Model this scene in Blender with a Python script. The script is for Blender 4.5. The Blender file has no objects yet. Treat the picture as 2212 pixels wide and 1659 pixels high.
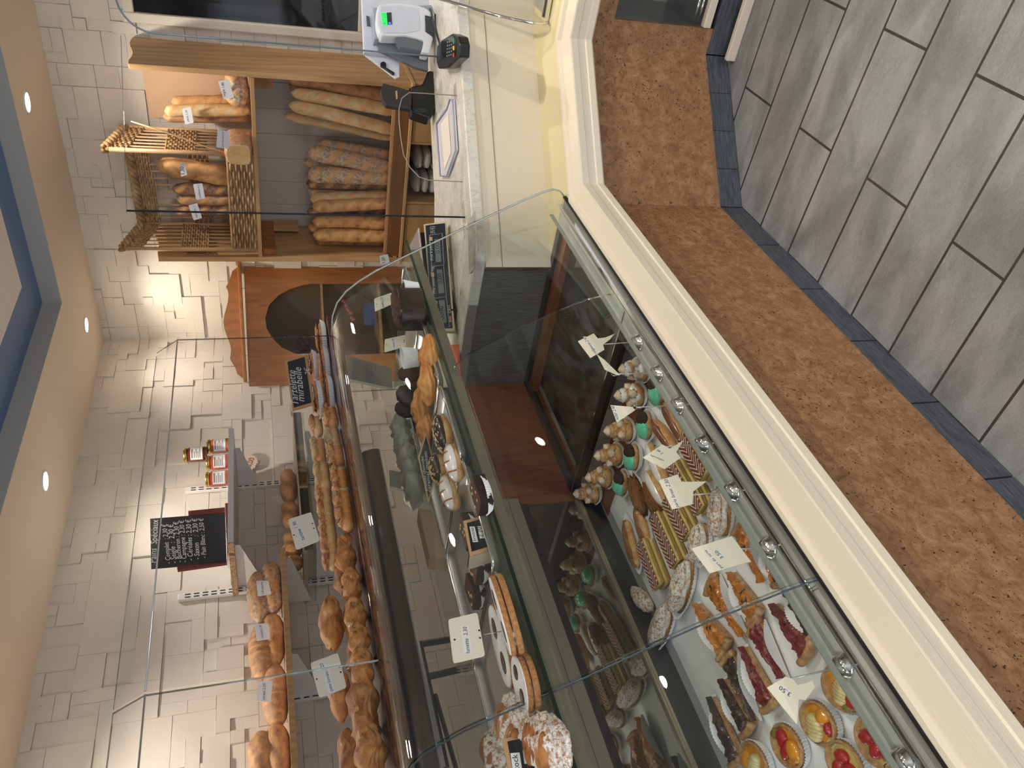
import bpy, math, random
from mathutils import Vector, Matrix, noise
V=Vector; sc=bpy.context.scene; C=sc.collection
# ---------------------------------------------------------------- camera (phone held sideways)
F_PX,CX,CY,EYE=1679.0,1106.0,829.5,1.6
_dn=V((6450-CX,575-CY,F_PX)).normalized()
_x=V((509-CX,-635-CY,F_PX)); _x=(_x-_dn*_x.dot(_dn)).normalized(); _z=-_dn; _y=_z.cross(_x)
ROT=Matrix((_x,_y,_z))
cam=bpy.data.cameras.new('camera'); co=bpy.data.objects.new('camera',cam); C.objects.link(co)
r_,u_,b_=ROT@V((1,0,0)),ROT@V((0,-1,0)),ROT@V((0,0,-1))
M4=Matrix((r_,u_,b_)).transposed().to_4x4(); M4.translation=V((0,0,EYE)); co.matrix_world=M4
cam.sensor_fit='HORIZONTAL'; cam.sensor_width=36; cam.lens=F_PX/2212*36; cam.clip_start=0.02
sc.camera=co
# ---------------------------------------------------------------- light and exposure
sc.view_settings.view_transform='Standard'; sc.view_settings.look='None'; sc.view_settings.gamma=1
sc.view_settings.exposure=0.50; sc.view_settings.use_curve_mapping=False
sc.cycles.transparent_max_bounces=32; sc.cycles.max_bounces=9
w=bpy.data.worlds.new('world'); sc.world=w; w.use_nodes=True
w.node_tree.nodes['Background'].inputs[0].default_value=(.78,.88,1,1); w.node_tree.nodes['Background'].inputs[1].default_value=1.0
def area(name,loc,target,sx,sy,power,col):
    l=bpy.data.lights.new(name,'AREA'); l.shape='RECTANGLE'; l.size=sx; l.size_y=sy; l.energy=power; l.color=col
    o=bpy.data.objects.new(name,l); C.objects.link(o); o.location=loc
    o.rotation_euler=(V(target)-V(loc)).to_track_quat('-Z','Y').to_euler(); return o
area('daylight_shop_window',(-1.7,-3.05,1.25),(0.3,0,.6),1.5,1.6,36,(.86,.92,1))
area('daylight_shop_door',(-2.3,0.2,1.05),(0,0.4,1.0),1.8,1.7,14,(.88,.93,1))
LAMPS=[(3.605,1.402),(3.758,2.638),(2.589,2.601),(1.42,2.60),(.25,2.6),(-.9,2.6),(3.6,.25),(3.6,-.9),(2.5,.1),(1.25,-.3),(0,-.3),(1.9,-1.3),(.4,-1.3),(-1.2,.6)]  # spots inside the soffit ring are unseen, added for general light
LAMP_W=27.0
# ---------------------------------------------------------------- pixel ray -> point on a known plane
def ray(x,y): return ROT@V((x-CX,y-CY,F_PX)).normalized()
O=V((0,0,EYE))
def aZ(x,y,z): r=ray(x,y); return O+r*((z-EYE)/r.z)
def aY(x,y,Y): r=ray(x,y); return O+r*(Y/r.y)
def aX(x,y,X): r=ray(x,y); return O+r*(X/r.x)
def aN(x,y,p0,n): n=V(n); r=ray(x,y); return O+r*((V(p0)-O).dot(n)/r.dot(n))
# ---------------------------------------------------------------- mesh helpers
class MB:
    def __init__(s): s.v=[]; s.f=[]; s.c=None
    def add(s,vs,fs):
        n=len(s.v); s.v+= [V(v) for v in vs]; s.f+=[tuple(i+n for i in f) for f in fs]; return s
    def box(s,a,b):
        x0,y0,z0=[min(a[i],b[i]) for i in range(3)]; x1,y1,z1=[max(a[i],b[i]) for i in range(3)]
        return s.add([(x0,y0,z0),(x1,y0,z0),(x1,y1,z0),(x0,y1,z0),(x0,y0,z1),(x1,y0,z1),(x1,y1,z1),(x0,y1,z1)],
          [(0,3,2,1),(4,5,6,7),(0,1,5,4),(1,2,6,5),(2,3,7,6),(3,0,4,7)])
    def obox(s,c,ax,ay,az):
        c,ax,ay,az=V(c),V(ax),V(ay),V(az); vs=[c+ax*i+ay*j+az*k for k in(-1,1) for j in(-1,1) for i in(-1,1)]
        return s.add(vs,[(0,2,3,1),(4,5,7,6),(0,1,5,4),(1,3,7,5),(3,2,6,7),(2,0,4,6)])
    def prism(s,pts,ext):
        n=len(pts); e=V(ext); vs=[V(p) for p in pts]; vs+=[v+e for v in vs]
        return s.add(vs,[tuple(range(n))[::-1],tuple(range(n,2*n))]+[(i,(i+1)%n,n+(i+1)%n,n+i) for i in range(n)])
    def rings(s,rs,cap=True,closed=True):
        n=len(rs[0]); vs=[p for r in rs for p in r]; fs=[]
        for k in range(len(rs)-1):
            for i in range(n if closed else n-1): fs.append((k*n+i,k*n+(i+1)%n,(k+1)*n+(i+1)%n,(k+1)*n+i))
        if cap: fs.append(tuple(range(n))[::-1]); fs.append(tuple(range((len(rs)-1)*n,len(rs)*n)))
        return s.add(vs,fs)
    def tube(s,pts,r,n=8,cap=True):
        pts=[V(p) for p in pts]; rs=[]; up=None
        for i,p in enumerate(pts):
            t=(pts[min(i+1,len(pts)-1)]-pts[max(i-1,0)]).normalized()
            if up is None: up=V((0,0,1)) if abs(t.z)<.9 else V((1,0,0))
            a=t.cross(up).normalized(); b=a.cross(t).normalized(); up=b
            rr=r[i] if isinstance(r,(list,tuple)) else r
            rs.append([p+a*math.cos(2*math.pi*k/n)*rr+b*math.sin(2*math.pi*k/n)*rr for k in range(n)])
        return s.rings(rs,cap)
    def lathe(s,c,prof,n=24,sx=1,sy=1):
        c=V(c); return s.rings([[c+V((math.cos(2*math.pi*k/n)*r*sx,math.sin(2*math.pi*k/n)*r*sy,z)) for k in range(n)] for r,z in prof])
    def merge(s,o): return s.add(o.v,o.f)
    def xf(s,m): s.v=[m@v for v in s.v]; return s
    def build(s,name,mat,parent=None,smooth=False,local=False,bevel=0,kind=None,label=None):
        off=V((0,0,0)); p=parent
        if not local:
            while p: off+=p.location; p=p.parent
        me=bpy.data.meshes.new(name)
        if parent is None and kind is None and not local and s.v:
            off=V((sum(v.x for v in s.v)/len(s.v),sum(v.y for v in s.v)/len(s.v),min(v.z for v in s.v)))
        me.from_pydata([v-off for v in s.v],[],s.f); me.update()
        me.materials.append(mat)
        if smooth: 
            me.polygons.foreach_set('use_smooth',[True]*len(me.polygons))
        o=bpy.data.objects.new(name,me); C.objects.link(o)
        if parent: o.parent=parent
        elif kind is None and not local: o.location=off
        if kind: o['kind']=kind
        if label: o['label']=label
        if bevel:
            b=o.modifiers.new('b','BEVEL'); b.width=bevel; b.segments=2; b.limit_method='ANGLE'
        return o
def tag(o,label,cat,group=None):
    o['label']=label; o['category']=cat
    if group: o['group']=group
    return o
def thing(name,label,cat,loc=(0,0,0),group=None,rz=0):
    o=bpy.data.objects.new(name,None); C.objects.link(o); o.location=loc; o.rotation_euler=(0,0,rz); o.empty_display_size=.05
    return tag(o,label,cat,group)
def clone(root,loc,rz=0,label=None,rot=None,scale=None):
    r=root.copy(); C.objects.link(r); r.location=loc; r.rotation_euler=rot or (0,0,rz)
    if scale: r.scale=scale
    if label: r['label']=label
    for ch in list(root.children):
        c=ch.copy(); C.objects.link(c); c.parent=r
        for g in ch.children: d=g.copy(); C.objects.link(d); d.parent=c
    return r
def nz(p,s=1,seed=0): return noise.noise(V(p)*s+V((seed*7.3,seed*3.1,seed*1.7)))
# ---------------------------------------------------------------- materials
def srgb(c):
    return tuple((x/255/12.92 if x/255<=.04045 else ((x/255+.055)/1.055)**2.4) for x in c)+(1,)
class Mat:
    def __init__(s,name,col=(200,200,200),rough=.5,metal=0,spec=.5):
        s.m=bpy.data.materials.new(name); s.m.use_nodes=True; s.t=s.m.node_tree; s.n=s.t.nodes; s.b=s.n['Principled BSDF']
        s.b.inputs['Base Color'].default_value=srgb(col); s.b.inputs['Roughness'].default_value=rough
        s.b.inputs['Metallic'].default_value=metal; s.b.inputs['Specular IOR Level'].default_value=spec; s.co=None
    def coord(s,scale=(1,1,1),kind='Object',rot=(0,0,0)):
        tc=s.n.new('ShaderNodeTexCoord'); mp=s.n.new('ShaderNodeMapping'); mp.inputs['Scale'].default_value=scale; mp.inputs['Rotation'].default_value=rot
        s.t.links.new(tc.outputs[kind],mp.inputs[0]); return mp.outputs[0]
    def noise(s,co,scale,detail=5,dist=0,rough=.55):
        n=s.n.new('ShaderNodeTexNoise'); n.inputs['Scale'].default_value=scale; n.inputs['Detail'].default_value=detail; n.inputs['Distortion'].default_value=dist; n.inputs['Roughness'].default_value=rough
        s.t.links.new(co,n.inputs['Vector']); return n.outputs['Fac']
    def voro(s,co,scale,feat='F1'):
        n=s.n.new('ShaderNodeTexVoronoi'); n.feature=feat; n.inputs['Scale'].default_value=scale; s.t.links.new(co,n.inputs['Vector']); return n.outputs['Distance'],n.outputs.get('Color')
    def wave(s,co,scale,dist=2,detail=2,dscale=1,prof='SIN',dir='X',typ='BANDS'):
        n=s.n.new('ShaderNodeTexWave'); n.wave_type=typ; n.wave_profile=prof; n.bands_direction=dir; n.inputs['Scale'].default_value=scale; n.inputs['Distortion'].default_value=dist; n.inputs['Detail'].default_value=detail; n.inputs['Detail Scale'].default_value=dscale
        s.t.links.new(co,n.inputs['Vector']); return n.outputs['Fac']
    def ramp(s,fac,stops,lin=True):
        r=s.n.new('ShaderNodeValToRGB'); e=r.color_ramp.elements
        if not lin: r.color_ramp.interpolation='CONSTANT'
        while len(e)<len(stops): e.new(.5)
        for i,(p,c) in enumerate(stops): e[i].position=p; e[i].color=srgb(c)
        s.t.links.new(fac,r.inputs[0]); return r.outputs[0]
    def mix(s,fac,a,b,mode='MIX'):
        m=s.n.new('ShaderNodeMix'); m.data_type='RGBA'; m.blend_type=mode
        for inp,val in ((m.inputs[0],fac),(m.inputs[6],a),(m.inputs[7],b)):
            if hasattr(val,'node'): s.t.links.new(val,inp)
            else: inp.default_value=val if isinstance(val,(int,float)) else srgb(val)
        return m.outputs[2]
    def math(s,op,a,b=0,clamp=False):
        m=s.n.new('ShaderNodeMath'); m.operation=op; m.use_clamp=clamp
        for inp,val in ((m.inputs[0],a),(m.inputs[1],b)):
            if hasattr(val,'node'): s.t.links.new(val,inp)
            else: inp.default_value=val
        return m.outputs[0]
    def col(s,o): s.t.links.new(o,s.b.inputs['Base Color']); return s
    def rgh(s,o): s.t.links.new(o,s.b.inputs['Roughness']); return s
    def bump(s,h,st=.3,dist=.002):
        b=s.n.new('ShaderNodeBump'); b.inputs['Strength'].default_value=st; b.inputs['Distance'].default_value=dist
        s.t.links.new(h,b.inputs['Height']); s.t.links.new(b.outputs[0],s.b.inputs['Normal']); return s
    def attr(s,name):
        a=s.n.new('ShaderNodeAttribute'); a.attribute_name=name; return a.outputs['Fac']
def plain(name,col,rough=.5,metal=0,bump=0,bs=80,spec=.5,coat=0):
    m=Mat(name,col,rough,metal,spec)
    if bump: m.bump(m.noise(m.coord(),bs,4),bump,.002)
    if coat: m.b.inputs['Coat Weight'].default_value=coat
    return m.m
def glass(name,tint=(235,245,240),ior=1.45,base=.0):
    m=bpy.data.materials.new(name); m.use_nodes=True; t=m.node_tree; t.nodes.clear(); N=t.nodes.new; L=t.links.new
    o=N('ShaderNodeOutputMaterial'); mx=N('ShaderNodeMixShader'); tr=N('ShaderNodeBsdfTransparent'); gl=N('ShaderNodeBsdfGlossy'); lw=N('ShaderNodeLayerWeight'); lw.inputs[0].default_value=.5
    tr.inputs[0].default_value=srgb(tint); gl.inputs['Roughness'].default_value=.0; gl.inputs[0].default_value=(1,1,1,1)
    f0=((ior-1)/(ior+1))**2+base
    p=N('ShaderNodeMath'); p.operation='POWER'; p.inputs[1].default_value=5; L(lw.outputs['Facing'],p.inputs[0])
    q=N('ShaderNodeMath'); q.operation='MULTIPLY_ADD'; q.inputs[1].default_value=1-f0; q.inputs[2].default_value=f0; L(p.outputs[0],q.inputs[0])
    L(q.outputs[0],mx.inputs[0]); L(tr.outputs[0],mx.inputs[1]); L(gl.outputs[0],mx.inputs[2]); L(mx.outputs[0],o.inputs[0]); return m
def emis(name,col,st):
    m=bpy.data.materials.new(name); m.use_nodes=True; t=m.node_tree; t.nodes.clear()
    o=t.nodes.new('ShaderNodeOutputMaterial'); e=t.nodes.new('ShaderNodeEmission'); e.inputs[0].default_value=srgb(col); e.inputs[1].default_value=st; t.links.new(e.outputs[0],o.inputs[0]); return m
def wood(name,c1,c2,c3,axis='z',scale=1,rough=.5,knots=True):
    m=Mat(name,c2,rough); st={'x':(.12,1,1),'y':(1,.12,1),'z':(1,1,.12)}[axis]
    co=m.coord(tuple(a*scale for a in st)); n1=m.noise(co,9,3,1.2); n2=m.noise(co,70,4,.3)
    w=m.wave(co,10,7,2,1.2,dir={'x':'Y','y':'X','z':'DIAGONAL'}[axis]); f=m.math('ADD',m.math('MULTIPLY',w,.2),m.math('ADD',m.math('MULTIPLY',n1,.55),m.math('MULTIPLY',n2,.35)))
    c=m.ramp(f,[(.2,c1),(.55,c2),(.9,c3)])
    if knots:
        d,_=m.voro(m.coord(tuple(a*2.2*scale for a in [.4+.6*q for q in st])),2.2); k=m.ramp(d,[(.03,(0,0,0)),(.09,(255,255,255))]); c=m.mix(k,c1,c)
    m.col(c).bump(n2,.15,.001); return m.m
M={}
M['paint_cream']=plain('cream_paint',(218,206,190),.45,bump=.15,bs=40)
M['ceil_cream']=plain('ceiling_cream_paint',(222,208,190),.6)
M['ceil_grey']=plain('ceiling_bluegrey_paint',(166,166,164),.6)
M['ceil_blue']=plain('ceiling_blue_paint',(96,124,168),.6)
M['ceil_white']=plain('ceiling_white_paint',(225,220,215),.6)
M['wall_plain']=plain('plain_wall_paint',(205,195,185),.7)
M['steel']=Mat('brushed_steel',(200,202,200),.33,.75).m
M['steel_d']=Mat('dark_steel',(95,98,100),.35,1).m
M['chrome']=Mat('chrome',(225,225,225),.08,1).m
M['rail']=plain('light_steel_rail',(206,209,209),.3,.3)
M['alu']=plain('grey_aluminium',(150,150,148),.4,.7)
M['black']=plain('black_plastic',(14,15,17),.35)
M['blackrub']=plain('black_rubber',(10,10,10),.7)
M['white']=plain('white_plastic',(225,228,235),.4)
M['whitemetal']=plain('white_coated_metal',(228,224,218),.4)
M['card']=plain('ivory_price_card',(236,230,210),.35)
M['label']=plain('white_label_paper',(238,240,238),.6)
M['ink']=plain('black_print_ink',(22,24,26),.6)
M['chalk']=plain('white_chalk',(220,222,222),.9)
M['slate']=plain('black_slate_board',(30,34,38),.5,bump=.1)
M['glass']=glass('clear_glass',(253,254,253))
M['glass_g']=glass('green_edged_glass',(240,247,243))
M['glass_edge']=glass('glass_cut_edge',(196,206,202),1.6,.22)
M['acryl']=glass('clear_acrylic',(250,250,252),1.42)
M['mirror']=Mat('mirror',(165,165,158),.02,1).m
M['paper']=plain('white_parchment_paper',(240,243,246),.7,bump=.4,bs=9)
# ================================================================ ROOM
XW,YW,ZC=4.09,2.98,2.5
m=Mat('grey_wood_look_floor_tile',(120,120,120),.42)
tc=m.coord((1,1,1)); bk=m.n.new('ShaderNodeTexBrick'); bk.offset=.5; bk.offset_frequency=2
mp=m.n.new('ShaderNodeMapping'); mp.inputs['Rotation'].default_value=(0,0,math.pi/2); mp.inputs['Location'].default_value=(.39-.34*4+.34,.175*20-.0-.167+.006,0)
# plank length runs along the room's Y axis
tcn=m.n.new('ShaderNodeTexCoord'); sep=m.n.new('ShaderNodeSeparateXYZ'); cmb=m.n.new('ShaderNodeCombineXYZ')
m.t.links.new(tcn.outputs['Object'],sep.inputs[0]); 
yy=m.math('ADD',sep.outputs[1],-.39+.68*10); xx=m.math('ADD',sep.outputs[0],-.0685+.175*40)
m.t.links.new(yy,cmb.inputs[0]); m.t.links.new(xx,cmb.inputs[1]); m.t.links.new(cmb.outputs[0],bk.inputs[0])
bk.inputs['Scale'].default_value=1; bk.inputs['Brick Width'].default_value=.68; bk.inputs['Row Height'].default_value=.1755; bk.inputs['Mortar Size'].default_value=.0040; bk.inputs['Mortar Smooth'].default_value=.2
bk.inputs['Color1'].default_value=(0,0,0,1); bk.inputs['Color2'].default_value=(1,1,1,1); bk.inputs['Bias'].default_value=0
gr=m.noise(m.coord((30,1.6,1)),30,6,.2,.8); cl=m.noise(m.coord((3,1.2,1)),3.2,4,.5); fine=m.noise(m.coord((2.5,1,1)),160,3)
f=m.math('ADD',m.math('MULTIPLY',gr,.5),m.math('ADD',m.math('MULTIPLY',cl,.42),m.math('MULTIPLY',fine,.16)))
c=m.ramp(f,[(.34,(86,86,87)),(.5,(124,125,126)),(.68,(164,165,167))])
c=m.mix(m.math('MULTIPLY',bk.outputs['Color'],.22),c,(96,94,92))
cr,_=m.voro(m.coord((1,.6,1)),3.1,'DISTANCE_TO_EDGE'); 
c=m.mix(m.math('MULTIPLY',bk.outputs['Fac'],1,True),c,(58,55,52))
m.col(c); m.bump(m.math('SUBTRACT',f,m.math('MULTIPLY',bk.outputs['Fac'],1.2)),.5,.002); m.rgh(m.ramp(gr,[(.3,(80,80,80)),(.7,(135,135,135))]))
M['floor']=m.m
MB().box((-2.6,-3.3,-.05),(4.3,3.2,0)).build('floor',M['floor'],kind='structure')
# stone-block walls: every block stands out by its own few millimetres
m=Mat('cream_stone_cladding',(214,200,186),.75)
n1=m.noise(m.coord(),5,4); n2=m.noise(m.coord(),120,3); pit=m.noise(m.coord(),38,6,1.5,.75); big=m.noise(m.coord(),4.5,2)
sp=m.math('MULTIPLY',m.ramp(pit,[(.30,(255,255,255)),(.36,(0,0,0))]),m.ramp(big,[(.5,(0,0,0)),(.58,(255,255,255))]))
c=m.mix(n1,(204,194,181),(226,217,204)); c=m.mix(m.math('MULTIPLY',sp,.75),c,(96,88,84)); m.col(c); m.bump(m.math('ADD',n2,m.math('MULTIPLY',sp,-1.5)),.18,.003)
M['stone']=m.m; M['joint']=plain('dark_stone_joint',(70,64,62),.9)
def blocks(name,nu,nv,u0,v0,g,fn,seed,back):
    rnd=random.Random(seed); used=[[0]*nv for _ in range(nu)]; mb=MB()
    sizes=[(5,4),(4,4),(4,3),(3,3),(3,2),(2,2),(2,1),(3,1),(4,2),(2,3),(1,1),(1,2)]; wts=[3,3,4,4,5,5,4,4,4,3,2,2]
    for j in range(nv):
        for i in range(nu):
            if used[i][j]: continue
            for _ in range(30):
                a,b=rnd.choices(sizes,wts)[0]
                if i+a<=nu and j+b<=nv and not any(used[i+p][j+q] for p in range(a) for q in range(b)): break
            else: a=b=1
            for p in range(a):
                for q in range(b): used[i+p][j+q]=1
            e=.0007; d=rnd.choice([0,.001,.003,.005,.008,.012]); t=rnd.uniform(-.0015,.0015)
            ua,ub,va,vb=u0+i*g+e,u0+(i+a)*g-e,v0+j*g+e,v0+(j+b)*g-e
            vs=[fn(ua,va,0),fn(ub,va,0),fn(ub,vb,0),fn(ua,vb,0),fn(ua,va,.012+d),fn(ub,va,.012+d+t),fn(ub,vb,.012+d),fn(ua,vb,.012+d-t)]
            mb.add(vs,[(4,5,6,7),(0,1,5,4),(1,2,6,5),(2,3,7,6),(3,0,4,7)])
    o=mb.build(name,M['stone'],kind='structure'); back(o); return o
def addslab(o,a,b):
    me=o.data; me.materials.append(M['joint']); import bmesh
    bm=bmesh.new(); bm.from_mesh(me); vs=[bm.verts.new(p) for p in MB().box(a,b).v]
    for f in MB().box(a,b).f: bm.faces.new([vs[i] for i in f]).material_index=1
    bm.normal_update(); bm.to_mesh(me); bm.free()
G=.0515
blocks('wall_back',48,43,.52,.30,G,lambda u,v,d:(XW+.014-d,u,v),3,lambda o:addslab(o,(XW+.012,-3.3,0),(XW+.1,YW+.1,2.75)))
blocks('wall_left',70,43,.49,.30,G,lambda u,v,d:(u,YW+.014-d,v),8,lambda o:addslab(o,(-2.6,YW+.012,0),(XW+.012,YW+.1,2.75)))
mb=MB(); mb.box((-2.6,-3.3,0),(-.9,-3.2,.35)); mb.box((-2.6,-3.3,2.15),(-.9,-3.2,2.75)); mb.box((-2.6,-3.3,.35),(-2.5,-3.2,2.15)); mb.box((-.9,-3.3,0),(4.09,-3.2,2.75))
mb.build('wall_front',M['wall_plain'],kind='structure')
mb=MB(); mb.box((-2.7,-3.3,0),(-2.6,-1,2.75)); mb.box((-2.7,1.4,0),(-2.6,3.08,2.75)); mb.box((-2.7,-1,2.0),(-2.6,1.4,2.75)); mb.build('wall_near',M['wall_plain'],kind='structure')
MB().box((-2.5,-3.27,.35),(-.9,-3.25,2.15)).build('window_2',M['glass'],kind='structure')
MB().box((-2.66,-1,0),(-2.64,1.4,2.0)).build('door_1',M['glass'],kind='structure')
# ceiling: cream soffit ring, blue-grey fascia, blue band, pale middle
SX,SY,ZB=3.432,2.281,2.58
mb=MB(); mb.box((SX,-3.3,ZC),(XW+.1,YW+.1,2.75)); mb.box((-2.6,SY,ZC),(SX,YW+.1,2.75)); mb.box((-2.6,-3.3,ZC),(-1.9,SY,2.75)); mb.box((-1.9,-3.3,ZC),(SX,-2.6,2.75))
mb.build('ceiling',M['ceil_cream'],kind='structure')
MB().prism([(SX-.001,SY-.001,ZC),(SX-.001,SY-.001,ZB),(SX-.001,-2.6,ZB),(SX-.001,-2.6,ZC)],(-.002,0,0)).prism([(-1.9,SY-.001,ZC),(-1.9,SY-.001,ZB),(SX-.003,SY-.001,ZB),(SX-.003,SY-.001,ZC)],(0,-.002,0)).build('trim_1',M['ceil_grey'],kind='structure')
WX,WY=3.218,2.055
mb=MB(); mb.box((WX,-2.6,ZB),(SX,SY,2.75)); mb.box((-1.9,WY,ZB),(WX,SY,2.75)); mb.build('trim_2',M['ceil_blue'],kind='structure')
MB().box((-1.9,-2.6,ZB+.001),(WX,WY,2.75)).build('trim_3',M['ceil_white'],kind='structure')
# recessed spots
lensm=emis('lamp_lens',(255,246,228),60)
ring=M['whitemetal']; where=['beside the bread shelves','nearest the room corner','above the jam shelf','over the loaf shelf, left of the picture','above the left wall, second beyond the picture','above the far left of the left wall','over the low glazed cabinet','over the right run of the counter','over the ledge bend, unseen, added for general light','over the customer floor, unseen, added for general light','right above the camera side of the floor, unseen, added for general light','near the shop window, right one, unseen, added for general light','near the shop window, left one, unseen, added for general light','beside the shop door, unseen, added for general light']
for i,(x,y) in enumerate(LAMPS):
    t=thing('ceiling_spotlight','round recessed ceiling spotlight '+where[i],'ceiling light',(x,y,ZC if (x>SX or y>SY) else ZB),'recessed ceiling spotlights')
    z=0; mb=MB(); mb.lathe((0,0,z),[(.048,0),(.048,-.004),(.040,-.006),(.034,-.002),(.034,0)],28); mb.build('trim_ring',ring,t,True,True)
    MB().lathe((0,0,z),[(.0335,-.0015),(.0335,-.003),(.02,-.0045),(.001,-.005)],24).build('lamp_lens',lensm,t,True,True)
    l=bpy.data.lights.new('spot','SPOT'); l.energy=LAMP_W*(.8 if i==1 else 1 if i<6 else 1.55); l.color=(1,.92,.79); l.spot_size=math.radians(128); l.spot_blend=.75; l.shadow_soft_size=.03
    o=bpy.data.objects.new('spot_light_source',l); C.objects.link(o); o.parent=t; o.location=(0,0,-.012)
# dark glazed opening in the back wall behind the till
wn=MB()
y0,y1,z0,z1=.2,1.185,1.06,2.145
for a,b in (((y1-.045,z0),(y1,z1)),((y0,z1-.045),(y1-.045,z1)),((y0,z0),(y1-.045,z0+.04))): wn.box((XW-.03,a[0],a[1]),(XW+.0,b[0],b[1]))
wn.build('window_1',M['paint_cream'],kind='structure',bevel=.006)
wg=MB().box((XW-.012,y0,z0+.04),(XW-.006,y1-.045,z1-.045)).build('window_3',Mat('dark_window_pane',(12,14,18),.08).m,kind='structure')
MB().box((XW-.02,y0,1.62),(XW-.004,y0+.3,1.64)).build('window_4',M['black'],kind='structure')
# ================================================================ COUNTER
YS=1.067
XA,YA=2.149,YS            # first bend of the stone front
XB,YB_=2.534,.682
K=.41421356
def path(d): # plan line offset outwards (towards the customer) by d
    return [V((-.7,YS-d,0)),V((XA-K*d,YS-d,0)),V((XB-d+0,YB_-K*d,0)),V((XB-d,-1.2,0))]
def sweep(prof,i0,i1):   # prof: list of (offset,z); closed ring prism between path nodes
    mb=MB(); mb.rings([[path(d)[i0]+V((0,0,z)) for d,z in prof],[path(d)[i1]+V((0,0,z)) for d,z in prof]]); return mb
cnt=thing('shop_counter','brown stone counter front with cream ledge, bending around beneath the pastry case','counter',(1.3,1.5,0))
m=Mat('brown_speckled_stone',(164,126,92),.5)
co=m.coord(); a=m.noise(co,26,6,.8,.7); b=m.noise(co,70,5,1.0,.7); d=m.noise(co,120,4,.9,.65); e=m.noise(co,9,4,1.2,.6); g=m.noise(co,3,3,.5)
c=m.ramp(a,[(.3,(122,84,52)),(.5,(154,112,76)),(.7,(178,138,102))]); c=m.mix(m.ramp(b,[(.34,(255,255,255)),(.42,(0,0,0))]),c,(128,88,58))
c=m.mix(m.ramp(b,[(.60,(0,0,0)),(.68,(170,170,170))]),c,(194,160,122)); c=m.mix(m.ramp(m.math('ADD',d,m.math('MULTIPLY',g,.12)),[(.42,(255,255,255)),(.45,(0,0,0))]),c,(58,36,24))
c=m.mix(m.ramp(e,[(.66,(0,0,0)),(.70,(150,150,150))]),c,(150,92,62)); m.col(c); m.bump(m.math('ADD',b,m.ramp(d,[(.34,(0,0,0)),(.38,(255,255,255))])),.25,.002); M['travert']=m.m
for i in range(3):
    if i<2: sweep([(0,.088),(0,.60),(-.02,.60),(-.02,.088)],i,i+1).build('stone_panel',M['travert'],cnt)
m=Mat('charcoal_plinth_tile',(78,84,94),.5); g=m.noise(m.coord((1,1,12)),20,5,.5); m.col(m.ramp(g,[(.3,(48,52,60)),(.7,(92,97,106))])).bump(g,.3,.002); M['plinth']=m.m
def seg(i,pa,n,skip=()):
    for k in range(n):
        P0,P1=path(0)[i],path(0)[i+1]; a=P0.lerp(P1,k/n+.001); b=P0.lerp(P1,(k+1)/n-.001); nrm=(P1-P0).normalized(); nrm=V((nrm.y,-nrm.x,0))
        mb=MB().prism([a+V((0,0,.001)),b+V((0,0,.001)),b+V((0,0,.087)),a+V((0,0,.087))],-nrm*.02); mb.build('plinth_tile',M['plinth'],cnt,bevel=.0015)
seg(0,0,11); seg(1,0,4); seg(2,0,6)
m=Mat('cream_woodgrain_paint',(218,202,184),.42); g=m.noise(m.coord((.6,1,1),rot=(0,0,.0)),5,3); w_=m.noise(m.coord((3,30,30)),10,4,.6); m.col(m.mix(m.math('MULTIPLY',w_,.35),(230,218,198),(202,190,172))).bump(w_,.35,.0025); M['cream_grain']=m.m
M['cream_face']=plain('shaded_cream_edge',(190,178,168),.42)  # ledge cream with its shade mixed into the colour; not applied
prof=[(.0,.556),(.083,.556),(.088,.562),(.086,.580),(.082,.583),(.082,.607),(.0845,.6085),(.0845,.630),(.0825,.634),(.028,.640),(.026,.637),(.022,.639),(.016,.650),(.002,.650),(-.004,.644),(-.004,.556)]
for i in range(3): 
    p=prof if i!=1 else [(a if a>0 else -.0,z) for a,z in prof]
    sweep(p,i,i+1).build('ledge_moulding',M['cream_grain'],cnt)
# cream board under the marble, on the diagonal and third run (X+Y=3.49 line)
BD=3.49
def dg(x,z,off=0): q=off/math.sqrt(2); return V((x+q,BD-x+q,z))
mb=MB(); mb.prism([dg(2.17,.64),dg(2.80,.64),dg(2.80,.884),dg(2.17,.884)],(.012,.012,0)); mb.prism([(2.80,.69,.64),(2.80,-1.2,.64),(2.80,-1.2,.884),(2.80,.69,.884)],(.012,0,0)); mb.build('cream_board',M['cream_grain'],cnt)
mb=MB(); mb.prism([dg(2.17,.826,-.002),dg(2.80,.826,-.002),dg(2.80,.8275,-.002),dg(2.17,.8275,-.002)],(.004,.004,0)); mb.build('board_groove',plain('groove_shadow_tan',(120,104,88),.7),cnt)
# yellowish flat between ledge and board
mb=MB().add([(2.150,1.07,.64),(2.534,.682,.64),(2.534,-1.2,.64),(2.80,-1.2,.648),(2.80,.69,.648),(2.19,1.30,.648),(2.19,1.07,.645)],[(0,1,5,6),(1,2,3,4),(1,4,5)]); mb.build('yellow_sill',plain('yellow_cream_sill',(226,212,170),.45,bump=.15,bs=30),cnt)
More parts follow.
